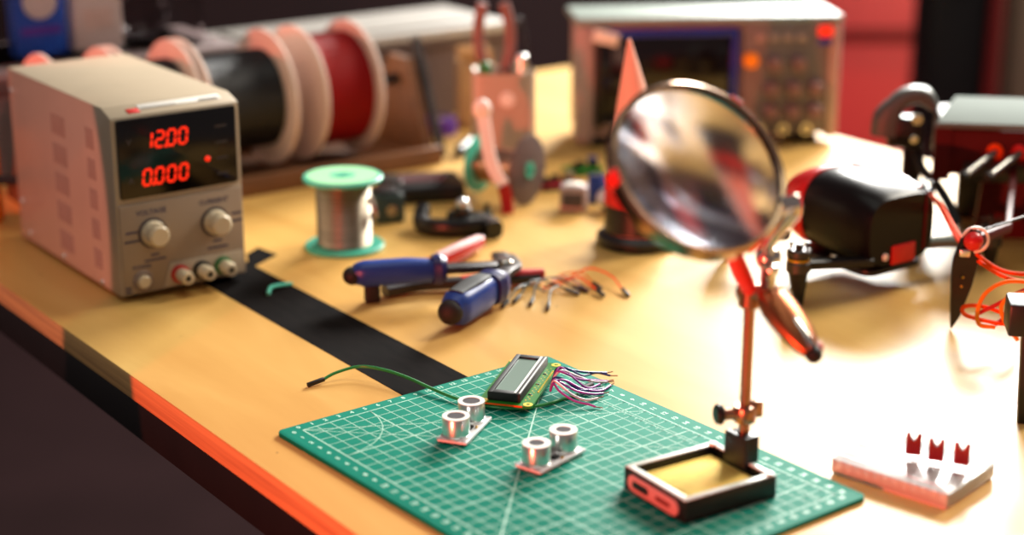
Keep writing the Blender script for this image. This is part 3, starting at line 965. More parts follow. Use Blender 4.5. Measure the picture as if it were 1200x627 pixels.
jumper('dark jumper wire ending closest to the blue strippers', [(-.003, 1.257, .003), (.004, 1.274, .007), (.014, 1.286, .006), (.026, 1.280, .002)], 'tealwire', (0,))
jumper('dark jumper wire with black plug, second right of the strippers', [(.006, 1.268, .003), (.014, 1.286, .008), (.026, 1.296, .006), (.042, 1.284, .003)], 'tealwire', (0, 1))
jumper('dark jumper wire with two black plugs, third right of the strippers', [(.016, 1.262, .003), (.020, 1.282, .009), (.034, 1.296, .009), (.048, 1.290, .003)], 'tealwire', (0, 1))
jumper('dark jumper wire lying nearest among those right of the strippers', [(.028, 1.252, .003), (.030, 1.272, .006), (.036, 1.288, .005), (.026, 1.296, .002)], 'tealwire', (0,))
jumper('orange jumper wire curling away farthest right of the strippers', [(.030, 1.300, .002), (.046, 1.312, .004), (.062, 1.322, .008), (.078, 1.306, .007), (.086, 1.284, .003)], 'orangewire', (1,))
jumper('orange jumper wire ending in a black plug left of the longest one', [(.024, 1.290, .002), (.038, 1.298, .003), (.052, 1.306, .006), (.060, 1.296, .004), (.066, 1.282, .003)], 'orangewire', (1,))
jumper('yellow orange jumper wire between the two orange ones', [(.034, 1.316, .002), (.044, 1.322, .004), (.056, 1.316, .006), (.064, 1.300, .003)], 'yellowwire', (1,))
jumper('pale thin jumper wire lying along the orange ones', [(.032, 1.309, .002), (.040, 1.317, .003), (.050, 1.304, .003), (.054, 1.294, .002)], 'rosepl', (1,))

# teal wire offcut on the tape
sn = MB().sweep(cat_rom([(-.011, -.020, .0012), (-.010, -.012, .0040), (-.004, -.003, .0030), (.004, .006, .0012)], 6), .0016, seg=8).build('wire_offcut', M['teal'], None, (-.178, 1.297, T))
tag(sn, 'short teal wire offcut lying on the black tape', 'wire offcut')

# ================================================================== cutting mat
MT = math.radians(38.219)
U = Vector((math.cos(MT), math.sin(MT), 0))
V = Vector((math.sin(MT), -math.cos(MT), 0))
# local x runs along V (long side), local y along U (short side)
cm = thing('cutting_mat', 'green cutting mat with white grid and numbers at front of bench', 'cutting mat', (-.1309, 1.0051, 0), MT - PI / 2)
x0, x1, y0, y1 = -.0095, .2825, -.0140, .2040
MB().prism(rrect(x1 - x0, y1 - y0, .005, 6, (x0 + x1) / 2, (y0 + y1) / 2), 0, .003, None, .0004).build('mat_sheet', M['matgreen'], cm)
gz = .00302
GL, GS = 27, 19


def line(mb, xa, ya, xb, yb, w):
    d = Vector((xb - xa, yb - ya, 0))
    L_ = d.length
    mb.box(((xa + xb) / 2, (ya + yb) / 2, gz), (L_, w, .00006), rot=RZ(math.atan2(d.y, d.x)))


gr = MB()
for k in range(GL + 1):
    line(gr, k * .01, 0, k * .01, GS * .01, .00075 if k % 5 == 0 or k == GL else .00042)
for k in range(GS + 1):
    line(gr, 0, k * .01, GL * .01, k * .01, .00075 if k % 5 == 0 or k == GS else .00042)
line(gr, .20, 0, .01, .19, .0008)
line(gr, 0, .0, .19 * math.tan(PI / 6), .19, .0005)
line(gr, 0, .0, .19, .19, .0004)
prev = None
for k in range(13):
    a = PI / 2 * k / 12
    q = (.05 * math.cos(a), .05 * math.sin(a))
    if prev:
        line(gr, *prev, *q, .0005)
    prev = q
for k in range(GL * 2 + 1):
    L_ = .003 if k % 2 == 0 else .0022
    line(gr, k * .005, GS * .01, k * .005, GS * .01 - L_, .0004)
    line(gr, k * .005, .0175 * 10, k * .005, .1775, .0004)
for k in range(GS * 2 + 1):
    line(gr, GL * .01, k * .005, GL * .01 - .0022, k * .005, .0004)
line(gr, 0, .1775, GL * .01, .1775, .0004)
gr.build('grid_lines', M['matprint'], cm)
nb = MB()
for k in range(GL + 1):
    nb.mesh(text_mesh(str(k), .0048), TR((k * .01, -.0062, gz)) @ RZ(PI / 2))
    nb.mesh(text_mesh(str(k), .0048), TR((k * .01, GS * .01 + .0062, gz)) @ RZ(PI / 2))
for k in range(GS + 1):
    nb.mesh(text_mesh(str(k), .0048), TR((-.0052, k * .01, gz)) @ RZ(PI / 2))
    nb.mesh(text_mesh(str(k), .0048), TR((GL * .01 + .0052, k * .01, gz)) @ RZ(PI / 2))
nb.build('ruler_numbers', M['matprint'], cm)
MZ = .0031

# ================================================================== LCD module
lc = thing('display_module', 'green circuit board with grey LCD window lying on the cutting mat', 'display module', (.0058, 1.0735, MZ), math.radians(-15.5))
pcb = MB().prism(rrect(.036, .080, .0012, 3), .0036, .0052, None).build('circuit_board', M['pcbgreen'], lc)
MB().box((-.010, .012, .0020), (.012, .016, .0034), .0008).build('chip_blob', M['blackpl'], lc)
MB().box((-.010, -.022, .0020), (.010, .014, .0034), .0008).build('chip_blob', M['blackpl'], lc)
BW, BL, BZ0, BZ1 = .0222, .0715, .0052, .0112
bz = MB()
bx_, by_ = -.0016, 0.0
wL, wR, wE = .0034, .0050, .0055
bz.box((bx_ - BW / 2 + wL / 2, by_, (BZ0 + BZ1) / 2), (wL, BL, BZ1 - BZ0), .0006)
bz.box((bx_ + BW / 2 - wR / 2, by_, (BZ0 + BZ1) / 2), (wR, BL, BZ1 - BZ0), .0006)
for sg in (-1, 1):
    bz.box((bx_ + (wL - wR) / 2, by_ + sg * (BL / 2 - wE / 2), (BZ0 + BZ1) / 2), (BW - wL - wR + .001, wE, BZ1 - BZ0), .0006)
bz.build('bezel', M['blackrub'], lc)
MB().box((bx_ + (wL - wR) / 2, by_, BZ1 - .0042), (BW - wL - wR, BL - 2 * wE + .0005, .006), 0).build('glass_window', M['lcdglass'], lc)
MB().box((bx_ + BW / 2 - .0040, by_, BZ1 + .0001), (.0014, BL - .003, .0003)).build('silver_strip', M['white'], lc)
MB().box((bx_ + BW / 2 - .0010, by_, BZ1 + .0001), (.0008, BL - .003, .0003)).build('silver_strip', M['white'], lc)
for sx in (-1, 1):
    for sy in (-1, 1):
        MB().lathe([(.0014, .0052), (.0031, .0052), (.0031, .0054), (.0014, .0054), (.0014, .0052)], TR((sx * .0148, sy * .0368, 0)), 20).build('mounting_ring', M['gold'], lc)
ph = MB()
for k in range(16):
    ph.lathe([(0, .0052), (.0008, .0052), (.0006, .0057), (0, .0058)], TR((.0158, -.028 + k * .00254 + .014, 0)), 8)
for k in range(22):
    ph.box((.0115 + (k % 2) * .0018, -.030 + k * .0028, .00525), (.0007, .0007, .0003))
ph.build('solder_pads', M['gold'], lc)
tr = MB()
for k in range(3):
    tr.box((.0118, -.020 + k * .019, .00525), (.0025, .0012, .0007), .0001)
tr.build('small_parts', M['blackpl'], lc)
MB().box((-.003, -.0402, .0046), (.030, .0006, .0010)).build('board_trace', M['orangewire'], lc)
# soldered leads, given in world offsets and turned into the module's frame
inv = RZ(math.radians(15.5))
lead = [('magenta', (.0250, 1.058), [(.034, 1.060, .012), (.046, 1.062, .005), (.058, 1.066, .002), (.0655, 1.078, .001)]),
        ('darkblue', (.0275, 1.080), [(.036, 1.084, .010), (.048, 1.090, .006), (.056, 1.094, .004), (.0640, 1.0985, .002)]),
        ('darkblue', (.0280, 1.084), [(.037, 1.081, .012), (.047, 1.086, .005), (.057, 1.096, .003), (.0665, 1.096, .001)]),
        ('magenta', (.0265, 1.074), [(.032, 1.070, .014), (.044, 1.072, .008), (.054, 1.080, .004), (.0640, 1.0860, .001)]),
        ('whitewire', (.0262, 1.070), [(.033, 1.072, .014), (.042, 1.076, .009), (.053, 1.078, .004), (.0635, 1.0815, .002)]),
        ('magenta', (.0255, 1.064), [(.032, 1.060, .010), (.042, 1.056, .006), (.052, 1.058, .003), (.0600, 1.0635, .001)]),
        ('darkblue', (.0258, 1.067), [(.034, 1.066, .010), (.044, 1.060, .005), (.054, 1.066, .003), (.0610, 1.0720, .001)]),
        ('magenta', (.0250, 1.056), [(.031, 1.050, .008), (.040, 1.044, .004), (.050, 1.042, .002), (.0540, 1.0405, .001)]),
        ('magenta', (.0270, 1.077), [(.033, 1.080, .013), (.042, 1.068, .009), (.050, 1.066, .004), (.0585, 1.0775, .002)]),
        ('whitewire', (.0252, 1.061), [(.030, 1.054, .012), (.039, 1.052, .005), (.048, 1.050, .002), (.0560, 1.0555, .001)])]
for m, (sx, sy), pts in lead:
    P = [(sx, sy, .0056), (sx + .002, sy - .001, .011)] + pts
    L_ = [inv @ Vector((x - .0058, y - 1.0735, max(z, .0007))) for x, y, z in P]
    w_ = MB().sweep(cat_rom(L_, 7), .00078, seg=8).build('lead', M[m], lc)
    d = (L_[-1] - L_[-2]).normalized()
    MB().sweep([L_[-1], L_[-1] + Vector((d.x * .005, d.y * .005, 0))], .0004, seg=6).build('bare_end', M['copperish'], w_)
MB().sweep([inv @ Vector((.045 - .0058, 1.064 - 1.0735, .003)), inv @ Vector((.053 - .0058, 1.074 - 1.0735, .003))], .0022, seg=12).build('heat_shrink', M['blackrub'], lc)

# green jumper wire running onto the mat
gw = [(-.127, 1.092, .0030), (-.119, 1.098, .0055), (-.104, 1.105, .0072), (-.088, 1.099, .0075), (-.070, 1.085, .0070), (-.052, 1.066, .0062), (-.036, 1.052, .0052), (-.018, 1.042, .0046), (.002, 1.037, .0045), (.020, 1.043, .0045), (.032, 1.053, .0042), (.043, 1.062, .0042)]
jumper('green jumper wire with a black plug running onto the cutting mat', gw, 'greenwire', (0,), None, .0011)

# ================================================================== ultrasonic sensors
def sensor(loc, rz, label, rin):
    s = thing('ultrasonic_sensor', label, 'ultrasonic sensor', (loc[0], loc[1], MZ), rz, 'ultrasonic sensors on the cutting mat')
    MB().prism(rrect(.0450, .0195, .0010, 3, 0, -.0012), .0012, .0026).build('circuit_board', M['pcbwhite'], s)
    for sx in (-1, 1):
        c = MB().lathe([(0, .0026), (.0091, .0026), (.0091, .0036), (.0085, .0042), (.0085, .0149), (.0082, .0154), (.0060, .0154), (0, .0154)], TR((sx * .013, -.0005, 0)), 44).build('transducer', M['alum'], s)
        MB().lathe([(rin, .0154), (.0085, .0154), (.0085, .0158), (rin, .0158), (rin, .0154)], TR((sx * .013, -.0005, 0)), 44).build('white_ring', M['white'], c)
        MB().lathe([(0, .0153), (rin + .0002, .0153), (rin + .0002, .01555), (0, .01555)], TR((sx * .013, -.0005, 0)), 36).build('gauze', M['mesh'], c)
    MB().box((0, .0035, .0043), (.0042, .0100, .0034), .0012, rot=RZ(PI / 2)).build('crystal', M['steel'], s)
    MB().box((-.0005, -.0045, .0034), (.0050, .0040, .0016), .0003).build('chip', M['blackpl'], s)
    MB().box((.002, -.0082, .0033), (.0022, .0012, .0012), .0002).build('resistor', M['brass'], s)
    MB().box((0, -.0088, .0006), (.0104, .0025, .0012), .0002).build('pin_header', M['blackpl'], s)
    MB().box((0, .0085, .0006), (.0104, .0025, .0012), .0002).build('pin_header', M['blackpl'], s)
    for sx in (-1, 1):
        for sy in (-1, 1):
            MB().lathe([(.0007, .0026), (.0014, .0026), (.0014, .0027), (.0007, .0027), (.0007, .0026)], TR((sx * .0210, sy * .0085, 0)), 14).build('mounting_ring', M['alum'], s)


sensor((-.0305, 1.0030), math.radians(70.1), 'twin can ultrasonic sensor nearer the green wire', .0057)
sensor((.0224, .9594), math.radians(50.7), 'twin can ultrasonic sensor nearer the black magnifier base', .0048)

# ================================================================== helping hand with magnifier
HX, HY, HR = .1079, .9140, math.radians(32.3)
hh = thing('magnifier_stand', 'helping hand with black tray base, rod, clip and magnifying lens', 'magnifier stand', (HX, HY, MZ), HR)
LX, LY, BH = .0660, .0575, .0135
bs = MB()
wl = .0050
bs.box((0, 0, .0015), (LX, LY, .003), .0006)
for sg in (-1, 1):
    bs.box((0, sg * (LY / 2 - wl / 2), BH / 2), (LX, wl, BH), .0008)
    bs.box((sg * (LX / 2 - wl / 2), 0, BH / 2), (wl, LY - wl * 1.6, BH), .0008)
base = bs.build('base_tray', M['castblack'], hh)
rm = MB()
for sg in (-1, 1):
    rm.box((0, sg * (LY / 2 - wl / 2), BH + .0002), (LX - .001, wl - .0012, .0008), .0003)
    rm.box((sg * (LX / 2 - wl / 2), 0, BH + .0002), (wl - .0012, LY - wl * 1.5, .0008), .0003)
rm.build('pale_rim', M['castrim'], base)  # pale strips along the top of the black tray walls
for sg in (-1, 1):
    MB().lathe([(0, BH), (.0030, BH), (.0026, BH + .0014), (0, BH + .0016)], TR((LX / 2 - .0034, sg * (LY / 2 - .0034), 0)), 14).build('rim_screw', M['castrim'], base)
MB().box((-.001, 0, .0062), (LX - 2 * wl - .0015, LY - 2 * wl - .0015, .0070), .0014).build('sponge', M['sponge'], hh)
pl = MB()
pl.prism(rrect(.047, .0098, .0047, 6), 0, .0012, TR((-LX / 2, 0, .0066)) @ Matrix(((0, 0, -1, 0), (-1, 0, 0, 0), (0, 1, 0, 0), (0, 0, 0, 1))), .0003)
plate = pl.build('oblong_plate', M['rosepl'], base)  # pink light falling on the plate is put into its rose colour
MB().prism(rrect(.015, .0044, .0018, 5, -.011, 0), 0, .0003, TR((-LX / 2 - .0012, 0, .0066)) @ Matrix(((0, 0, -1, 0), (-1, 0, 0, 0), (0, 1, 0, 0), (0, 0, 0, 1)))).build('slot', M['castblack'], plate)
MB().prism(rrect(.013, .0026, .0010, 5, .010, 0), 0, .0003, TR((-LX / 2 - .0012, 0, .0066)) @ Matrix(((0, 0, -1, 0), (-1, 0, 0, 0), (0, 1, 0, 0), (0, 0, 0, 1)))).build('slot', M['redtrim'], plate)
Hinv = RZ(-HR)


def hl(x, y, z):
    """bench-level world point -> the stand's own frame"""
    q = Hinv @ Vector((x - HX, y - HY, 0))
    return Vector((q.x, q.y, z - MZ))


rod0 = hl(.1345, .9310, .030)
rx_, ry_ = rod0.x, rod0.y
br = MB()
br.prism([(-.0135, .0030), (.0135, .0030), (.0095, .0125), (.0090, .0300), (-.0090, .0300), (-.0095, .0125)], -.0016, .0016, TR((LX / 2 - wl - .0016, ry_, 0)) @ Matrix(((0, 0, 1, 0), (1, 0, 0, 0), (0, 1, 0, 0), (0, 0, 0, 1))), .0004)
br.box((rx_, ry_, .0215), (.0100, .0170, .0170), .0012)
br.build('bracket', M['castblack'], hh)
MB().cyl((rx_, ry_, .029), (rx_, ry_, .116), .0033, bev=.0006).build('rod', M['copperish'], hh)
cl = MB()
cl.lathe([(.0034, .037), (.0062, .037), (.0068, .038), (.0068, .046), (.0062, .047), (.0034, .047), (.0034, .037)], TR((rx_, ry_, 0)), 28)
cl.cyl((rx_ - .004, ry_ + .002, .042), (rx_ - .012, ry_ + .005, .042), .0034)
cl.box((rx_ + .007, ry_ - .002, .0440), (.007, .0045, .0100), .0010, rot=RZ(-.3))
clo = cl.build('rod_clamp', M['copperish'], hh)
MB().cyl((rx_ - .012, ry_ + .005, .0425), (rx_ - .0165, ry_ + .0067, .0425), .0062, bev=.0012, seg=16).build('thumb_screw', M['blackpl'], clo)
# joint at the rod top
J = hl(.1345, .9310, .1180)
jt = MB()
jt.cyl(J + Vector((0, 0, -.008)), J + Vector((0, 0, .006)), .0065, bev=.001)
a0, a1 = hl(.129, .935, .118), hl(.150, .918, .122)
jt.cyl(a0, a1, .0048, bev=.0008)
jo = jt.build('swivel_joint', M['copperish'], hh)
b1 = hl(.1425, .922, .142)
MB().ball(b1, .0074).build('ball_joint', M['chrome'], jo)
MB().cyl(hl(.143, .9215, .122), b1, .0044).build('joint_post', M['chrome'], jo)
wn = MB()
wn.cyl(b1 + Vector((-.003, -.004, -.002)), b1 + Vector((-.006, -.011, -.003)), .0036)
wn.box(b1 + Vector((-.007, -.0125, -.0035)), (.011, .0030, .007), .0012, rot=RZ(.4))
wn.build('wing_nut', M['chrome'], jo)
# clip arm; the red light on it is put into its colour
ra, rb_, rc_ = hl(.1345, .9290, .1200), hl(.126, .918, .137), hl(.1185, .905, .156)
arm = MB().sweep(cat_rom([ra, rb_, rc_], 6), [.0042, .0044, .0046, .0048, .005, .005, .005, .005, .005, .0048, .0046, .0042, .0034], seg=14).build('red_lit_clip', M['clipred'], hh)
arm['label'] = 'clip arm with painted red light'
# big crocodile clip hanging to the lower right
ca_, cb_ = hl(.1420, .9230, .1230), hl(.1640, .892, .0975)
d_ = (cb_ - ca_)
perp = d_.cross(Vector((0, 0, 1))).normalized()
upv = perp.cross(d_).normalized()
cr = MB()
P = [ca_ + d_ * k for k in (0, .12, .3, .5, .7, .88, 1)]
cr.sweep(P, [.005, .0100, .0122, .0120, .0108, .0088, .0060], [.004, .0062, .0072, .0072, .0066, .0056, .0042], seg=16, up=tuple(upv))
cro = cr.build('crocodile_clip', M['clipbrown'], hh)
MB().sweep([p_ + perp * .001 + upv * .004 for p_ in P[2:]], [.003, .0036, .0034, .003, .002], [.0025, .003, .003, .0028, .002], seg=12, up=tuple(upv)).build('upper_jaw', M['chrome'], cro)
MB().ball(cb_ + d_.normalized() * .002, .0050, (1, 1, 1)).build('jaw_tip', M['blackrub'], cro)
MB().ball(cb_ - d_ * .04 - perp * .006, .0032).build('red_bead', M['clipred'], cro)
# lens
Lc = hl(.0966, .8800, .2030)
nw = Vector((.34, -.642, .602)).normalized()
nl = Hinv @ nw
LM = TR(Lc) @ nl.to_track_quat('Z', 'Y').to_matrix().to_4x4()
R = .0470
arcp = []
sag = .0065
for k in range(11):
    rr = R * k / 10
    arcp.append((rr, sag * (1 - (rr / R) ** 2) + .0012))
prof = [(0, -arcp[0][1])] + [(r_, -z_) for r_, z_ in arcp[1:]] + [(r_, z_) for r_, z_ in reversed(arcp[1:])] + [(0, arcp[0][1])]
rim = MB().lathe([(R + .0001, -.0050), (R + .0018, -.0060), (R + .0034, -.0045), (R + .0034, .0045), (R + .0018, .0060), (R + .0001, .0050), (R + .0001, -.0050)], LM, 72).build('lens_rim', M['rimmetal'], hh)
MB().lathe(prof, LM, 72).build('lens', M['glass'], rim)
# arm from rim to ball joint: leaves the rim on the side nearest the joint
v = b1 - Lc
v = (v - nl * v.dot(nl)).normalized()
e0 = Lc + v * (R + .0030)
MB().sweep(cat_rom([e0, Lc + v * (R + .012), b1 + (e0 - b1) * .35 + nl * -.002, b1], 6), .0036, seg=12).build('lens_arm', M['chrome'], rim)
sd = nl.cross(v).normalized()
ears = MB()
ears.box((0, 0, 0), (.012, .008, .014), .001)
ears.bm.transform(TR(Lc + v * (R + .006)) @ nl.to_track_quat('Z', 'Y').to_matrix().to_4x4())
ears.build('rim_lug', M['chrome'], rim)
for ang_ in (-150, -35, 75):
    a = math.radians(ang_)
    q = v * math.cos(a) + sd * math.sin(a)
    o = MB()
    o.box((0, 0, 0), (.008, .003, .0112), .0008)
    zz = nl
    xx = zz.cross(q).normalized()
    mx = Matrix(((xx.x, q.x, zz.x, 0), (xx.y, q.y, zz.y, 0), (xx.z, q.z, zz.z, 0), (0, 0, 0, 1)))
    o.bm.transform(TR(Lc + q * (R + .0034)) @ mx)
    o.build('red_rim_glint', M['clipred'], rim)  # red reflections on the metal rim, built as small red blocks

# ================================================================== breadboard and its three plug-in parts
BX, BY, BR_ = .2370, .9430, math.radians(-41.5)
bb = thing('breadboard', 'small clear breadboard with three dark red parts at right of mat', 'breadboard', (BX, BY, 0), BR_)
BBL, BBW, BBH = .0760, .0585, .0098
bd = MB()
bd.prism(rrect(BBL, BBW, .0015, 4), .0012, BBH, None, .0006)
bd.build('block', M['acrylic'], bb)
MB().prism(rrect(BBL - .002, BBW - .002, .001, 4), 0, .0012).build('backing', M['pcbwhite'], bb)
ho = MB()
for iy in range(5):
    for side in (-1, 1):
        for ix in range(24):
            ho.box((-.0350 + ix * .00304, side * (.0052 + iy * .00254), BBH + .00005), (.0011, .0011, .0001))
ho.build('socket_holes', M['scopebody'], bb)
MB().box((0, 0, BBH), (BBL - .002, .0024, .0004), .0001).build('centre_groove', M['scopebody'], bb)
for sy in (-1, 1):
    MB().box((0, sy * .0215, BBH + .0001), (BBL - .004, .0007, .0002)).build('rail_line', M['redpl'] if sy < 0 else M['scopebody'], bb)
st = MB()
for k in range(12):
    st.box((-.0333 + k * .00608, -BBW / 2 + .0035, .0055), (.0038, .0012, .0045), .0002)
st.build('contact_strips', M['alum'], bb)
for i, (x, y, lab) in enumerate([(.2375, .9470, 'dark red notched part plugged in breadboard, farthest left of three'),
                                 (.2490, .9385, 'dark red notched part in the middle of the breadboard trio'),
                                 (.2625, .9325, 'brighter red notched part nearest the breadboard right end')]):
    o = thing('terminal_connector', lab, 'connector', (x, y, BBH + .0001), math.radians(-14 - 4 * i), 'notched red parts on the breadboard')
    b_ = MB()
    w_, h_ = .0090, .0138
    b_.prism([(-w_ / 2, .0028), (w_ / 2, .0028), (w_ / 2, .0028 + h_), (w_ * .27, .0028 + h_), (w_ * .17, .0028 + h_ * .74), (w_ * .0, .0028 + h_ * .62), (-w_ * .17, .0028 + h_ * .74), (-w_ * .27, .0028 + h_), (-w_ / 2, .0028 + h_)], -.0023, .0023, FRONT(0), .0003)
    b_.build('housing', M['ledcomp'], o)
    for q in (-1, 0, 1):
        MB().box((q * .0026, 0, .0014), (.0007, .0007, .0028)).build('pin', M['alum'], o)

# ================================================================== drone
DR = thing('drone', 'black folding quadcopter drone with red nose ring right of the lens', 'drone', (.3025, 1.2920, 0), ANG)
# local x across, y towards the nose, the tail face at y = 0
secs = [(0.000, .0355, .022, .076, 3.6), (.006, .0375, .019, .080, 3.4), (.030, .0385, .018, .0850, 3.0), (.060, .0370, .019, .0860, 2.8), (.085, .0335, .022, .0815, 2.5), (.104, .0270, .028, .0730, 2.3), (.112, .018, .036, .064, 2.1)]
t = bmesh.new()
rg = []
NS = 36
for y, hw, zb, zt, pw in secs:
    ring = []
    for k in range(NS):
        a = 2 * PI * k / NS
        c_, s_ = math.cos(a), math.sin(a)
        ring.append(t.verts.new((hw * math.copysign(abs(c_) ** (2 / pw), c_), y, (zb + zt) / 2 + (zt - zb) / 2 * math.copysign(abs(s_) ** (2 / pw), s_))))
    rg.append(ring)
for a_, b_ in zip(rg, rg[1:]):
    for k in range(NS):
        t.faces.new((a_[k], b_[k], b_[(k + 1) % NS], a_[(k + 1) % NS]))
t.faces.new(rg[0])
t.faces.new(rg[-1])
mb = MB()
mb._take(t)
mb.build('shell', M['droneshell'], DR, sharp=50)
# red ring around the nose
t = bmesh.new()
rg = []
for y, hw, zb, zt, pw in ((.0740, .0358, .0200, .0842, 2.65), (.0750, .0364, .0195, .0850, 2.65), (.0845, .0352, .0200, .0834, 2.5), (.0960, .0322, .0235, .0790, 2.4), (.1060, .0272, .0275, .0735, 2.3), (.1155, .0190, .0350, .0655, 2.1), (.1190, .0080, .0450, .0560, 2.0)):
    ring = []
    for k in range(NS):
        a = 2 * PI * k / NS
        c_, s_ = math.cos(a), math.sin(a)
        ring.append(t.verts.new((hw * math.copysign(abs(c_) ** (2 / pw), c_), y, (zb + zt) / 2 + (zt - zb) / 2 * math.copysign(abs(s_) ** (2 / pw), s_))))
    rg.append(ring)
for a_, b_ in zip(rg, rg[1:]):
    for k in range(NS):
        t.faces.new((a_[k], b_[k], b_[(k + 1) % NS], a_[(k + 1) % NS]))
t.faces.new(rg[0])
t.faces.new(rg[-1])
mb = MB()
mb._take(t)
mb.build('nose_ring', M['redpl'], DR, sharp=50)
MB().box((.002, -.0008, .0300), (.026, .0022, .0155), .0010).build('red_label', M['redpl'], DR)
MB().box((.0255, -.0006, .052), (.0022, .0016, .046), .0005).build('red_seam', M['darkred'], DR)
MB().lathe([(0, 0), (.0030, 0), (.0026, .0012), (0, .0016)], FRONT(-.0004) @ TR((-.018, .030, 0)), 16).build('status_light', M['white'], DR)
MB().prism(rrect(.064, .085, .010, 5, 0, .045), .0145, .0195, None, .001).build('belly_plate', M['blackpl'], DR)
MB().sweep(cat_rom([(.0225, .006, .0775), (.0235, .034, .0835), (.0220, .074, .0840)], 6), .0040, .0020, seg=8).build('red_light_edge', M['redpl'], DR)  # red light reflected along the upper edge, built as a red strip
MB().box((.0375, .012, .036), (.0012, .003, .003), .0003).build('side_screw', M['alum'], DR)
MB().box((-.0385, .030, .0240), (.0020, .014, .006), .0015).build('side_vent', M['alum'], DR)


def drone_arm(p0, p1, m, leg=True, up=.012, foot=True):
    p0, p1 = Vector(p0), Vector(p1)
    a = MB().sweep(cat_rom([p0, p0 + (p1 - p0) * .3, p1], 5), .0058, .0042, seg=12, power=3).build('arm', M[m], DR)
    mo = MB()
    mo.cyl(p1 + Vector((0, 0, -.006)), p1 + Vector((0, 0, .003)), .0094, bev=.001)
    mo.cyl(p1 + Vector((0, 0, .003)), p1 + Vector((0, 0, .0055)), .0078)
    mo.cyl(p1 + Vector((0, 0, .0055)), p1 + Vector((0, 0, .0125)), .0094, bev=.0012)
    mo.cyl(p1 + Vector((0, 0, .0125)), p1 + Vector((0, 0, .0170)), .0030)
    motor = mo.build('motor', M['darkmetal'], a)
    pr = MB()
    for k in range(4):
        b = PI / 4 + k * PI / 2
        q = p1 + Vector((.0060 * math.cos(b), .0060 * math.sin(b), .0125))
        pr.cyl(q, q + Vector((0, 0, .0042)), .0011)
        pr.cyl(q + Vector((0, 0, .0040)), q + Vector((0, 0, .0056)), .0021)
    pr.build('motor_screws', M['blackpl'], a)
    wd = MB()
    wd.lathe([(.0079, .0032), (.0089, .0036), (.0089, .0050), (.0079, .0054), (.0079, .0032)], TR(p1), 28)
    wd.build('motor_coil', M['brass'], a)
    if foot:
        z = p1.z
        MB().sweep([p1 + Vector((0, 0, -.005)), p1 + Vector((.001, 0, -z * .5)), Vector((p1.x + .003, p1.y, .0008))], [.0078, .0062, .0030], seg=12).build('foot', M['blackpl'], a)


def dl(x, y, z):
    q = RZ(-ANG) @ Vector((x - .3025, y - 1.2920, 0))
    return (q.x, q.y, z)


drone_arm(dl(.276, 1.278, .0275), dl(.2165, 1.252, .0335), 'blackpl')
drone_arm(dl(.327, 1.318, .0300), dl(.388, 1.350, .0240), 'silver')
drone_arm(dl(.292, 1.385, .0300), dl(.345, 1.408, .0390), 'blackpl')
drone_arm(dl(.222, 1.340, .0300), dl(.176, 1.372, .0320), 'blackpl')

# ================================================================== walking robot at the right edge
rb = thing('walking_robot', 'black and dark red walking robot with silver lid at right edge', 'robot', (.355, 1.425, 0), math.radians(-9))
MB().box((.120, .050, .0790), (.226, .090, .0420), .002).build('body', M['blackpl'], rb)
MB().box((.120, -.0005, .0800), (.226, .012, .0390), .002).build('red_lit_front', M['darkred'], rb)  # red light on the black front, put into a dark red plate
lid = MB()
lid.prism([(-.0, -.010), (.240, -.010), (.240, .100), (.024, .100)], .1010, .1060, None, .001)
lid.build('lid', M['silver'], rb)
MB().prism([(.000, -.0085), (.014, -.0085), (.014, .002), (.000, .002)], .0560, .1010, None, .001).build('corner_post', M['darkred'], rb)
MB().box((.055, -.0065, .0640), (.060, .008, .016), .001).build('lower_plate', M['blackpl'], rb)
for k, x in enumerate((.0500, .0700)):
    kn = MB().cyl((x, -.0065, .083), (x - .0010, -.0105, .0822), .0066, bev=.001).build('standoff', M['orangewire'] if k == 0 else M['redpl'], rb)
    MB().cyl((x - .001, -.0105, .0822), (x - .0270, -.046, .0710), .0036, bev=.0006).build('standoff_tube', M['steel'], kn)
    MB().cyl((x - .0270, -.046, .0710), (x - .0300, -.0500, .0697), .0040, bev=.0006).build('rubber_end', M['blackrub'], kn)
MB().prism([(.040, 0), (.215, 0), (.220, .058), (.045, .058)], 0, .010, TR((0, .028, 0)) @ RX(PI / 2), .001).build('support_plate', M['darkred'], rb)
MB().box((.100, .080, .029), (.140, .010, .058), .001).build('rear_plate', M['blackpl'], rb)
Rinv = RZ(math.radians(9))


def rl_(x, y, z):
    q = Rinv @ Vector((x - .355, y - 1.425, 0))
    return Vector((q.x, q.y, z))


# curved grey shoulder shell at the left of the body
hk = MB()
hk.sweep(cat_rom([rl_(.320, 1.455, .086), rl_(.321, 1.455, .099), rl_(.327, 1.455, .112), rl_(.338, 1.455, .120), rl_(.351, 1.455, .120), rl_(.360, 1.455, .112)], 6), [.0125] * 8 + [.0115, .0105, .0095, .0085] + [.0075] * 14 + [.0070, .0065, .0060, .0055, .0045], .013, seg=14, up=(0, 1, 0), power=3)
hook = hk.build('shoulder_shell', M['greyhook'], rb)
MB().box(rl_(.336, 1.452, .090), (.030, .022, .026), .003).build('shoulder_servo', M['blackpl'], hook)
MB().cyl(rl_(.343, 1.441, .103), rl_(.343, 1.436, .103), .0048, bev=.0006).build('bolt', M['steel'], hook)
MB().cyl(rl_(.341, 1.440, .086), rl_(.341, 1.435, .086), .0036, bev=.0006).build('bolt', M['steel'], hook)
MB().sweep(cat_rom([rl_(.344, 1.450, .080), rl_(.350, 1.440, .060), rl_(.360, 1.428, .050), rl_(.368, 1.408, .036), rl_(.371, 1.392, .024)], 6), .0042, .0012, seg=8, up=(0, 1, 0)).build('ribbon_cable', M['blackrub'], rb)
MB().box(rl_(.346, 1.462, .038), (.016, .016, .076), .002).build('shoulder_post', M['blackpl'], rb)

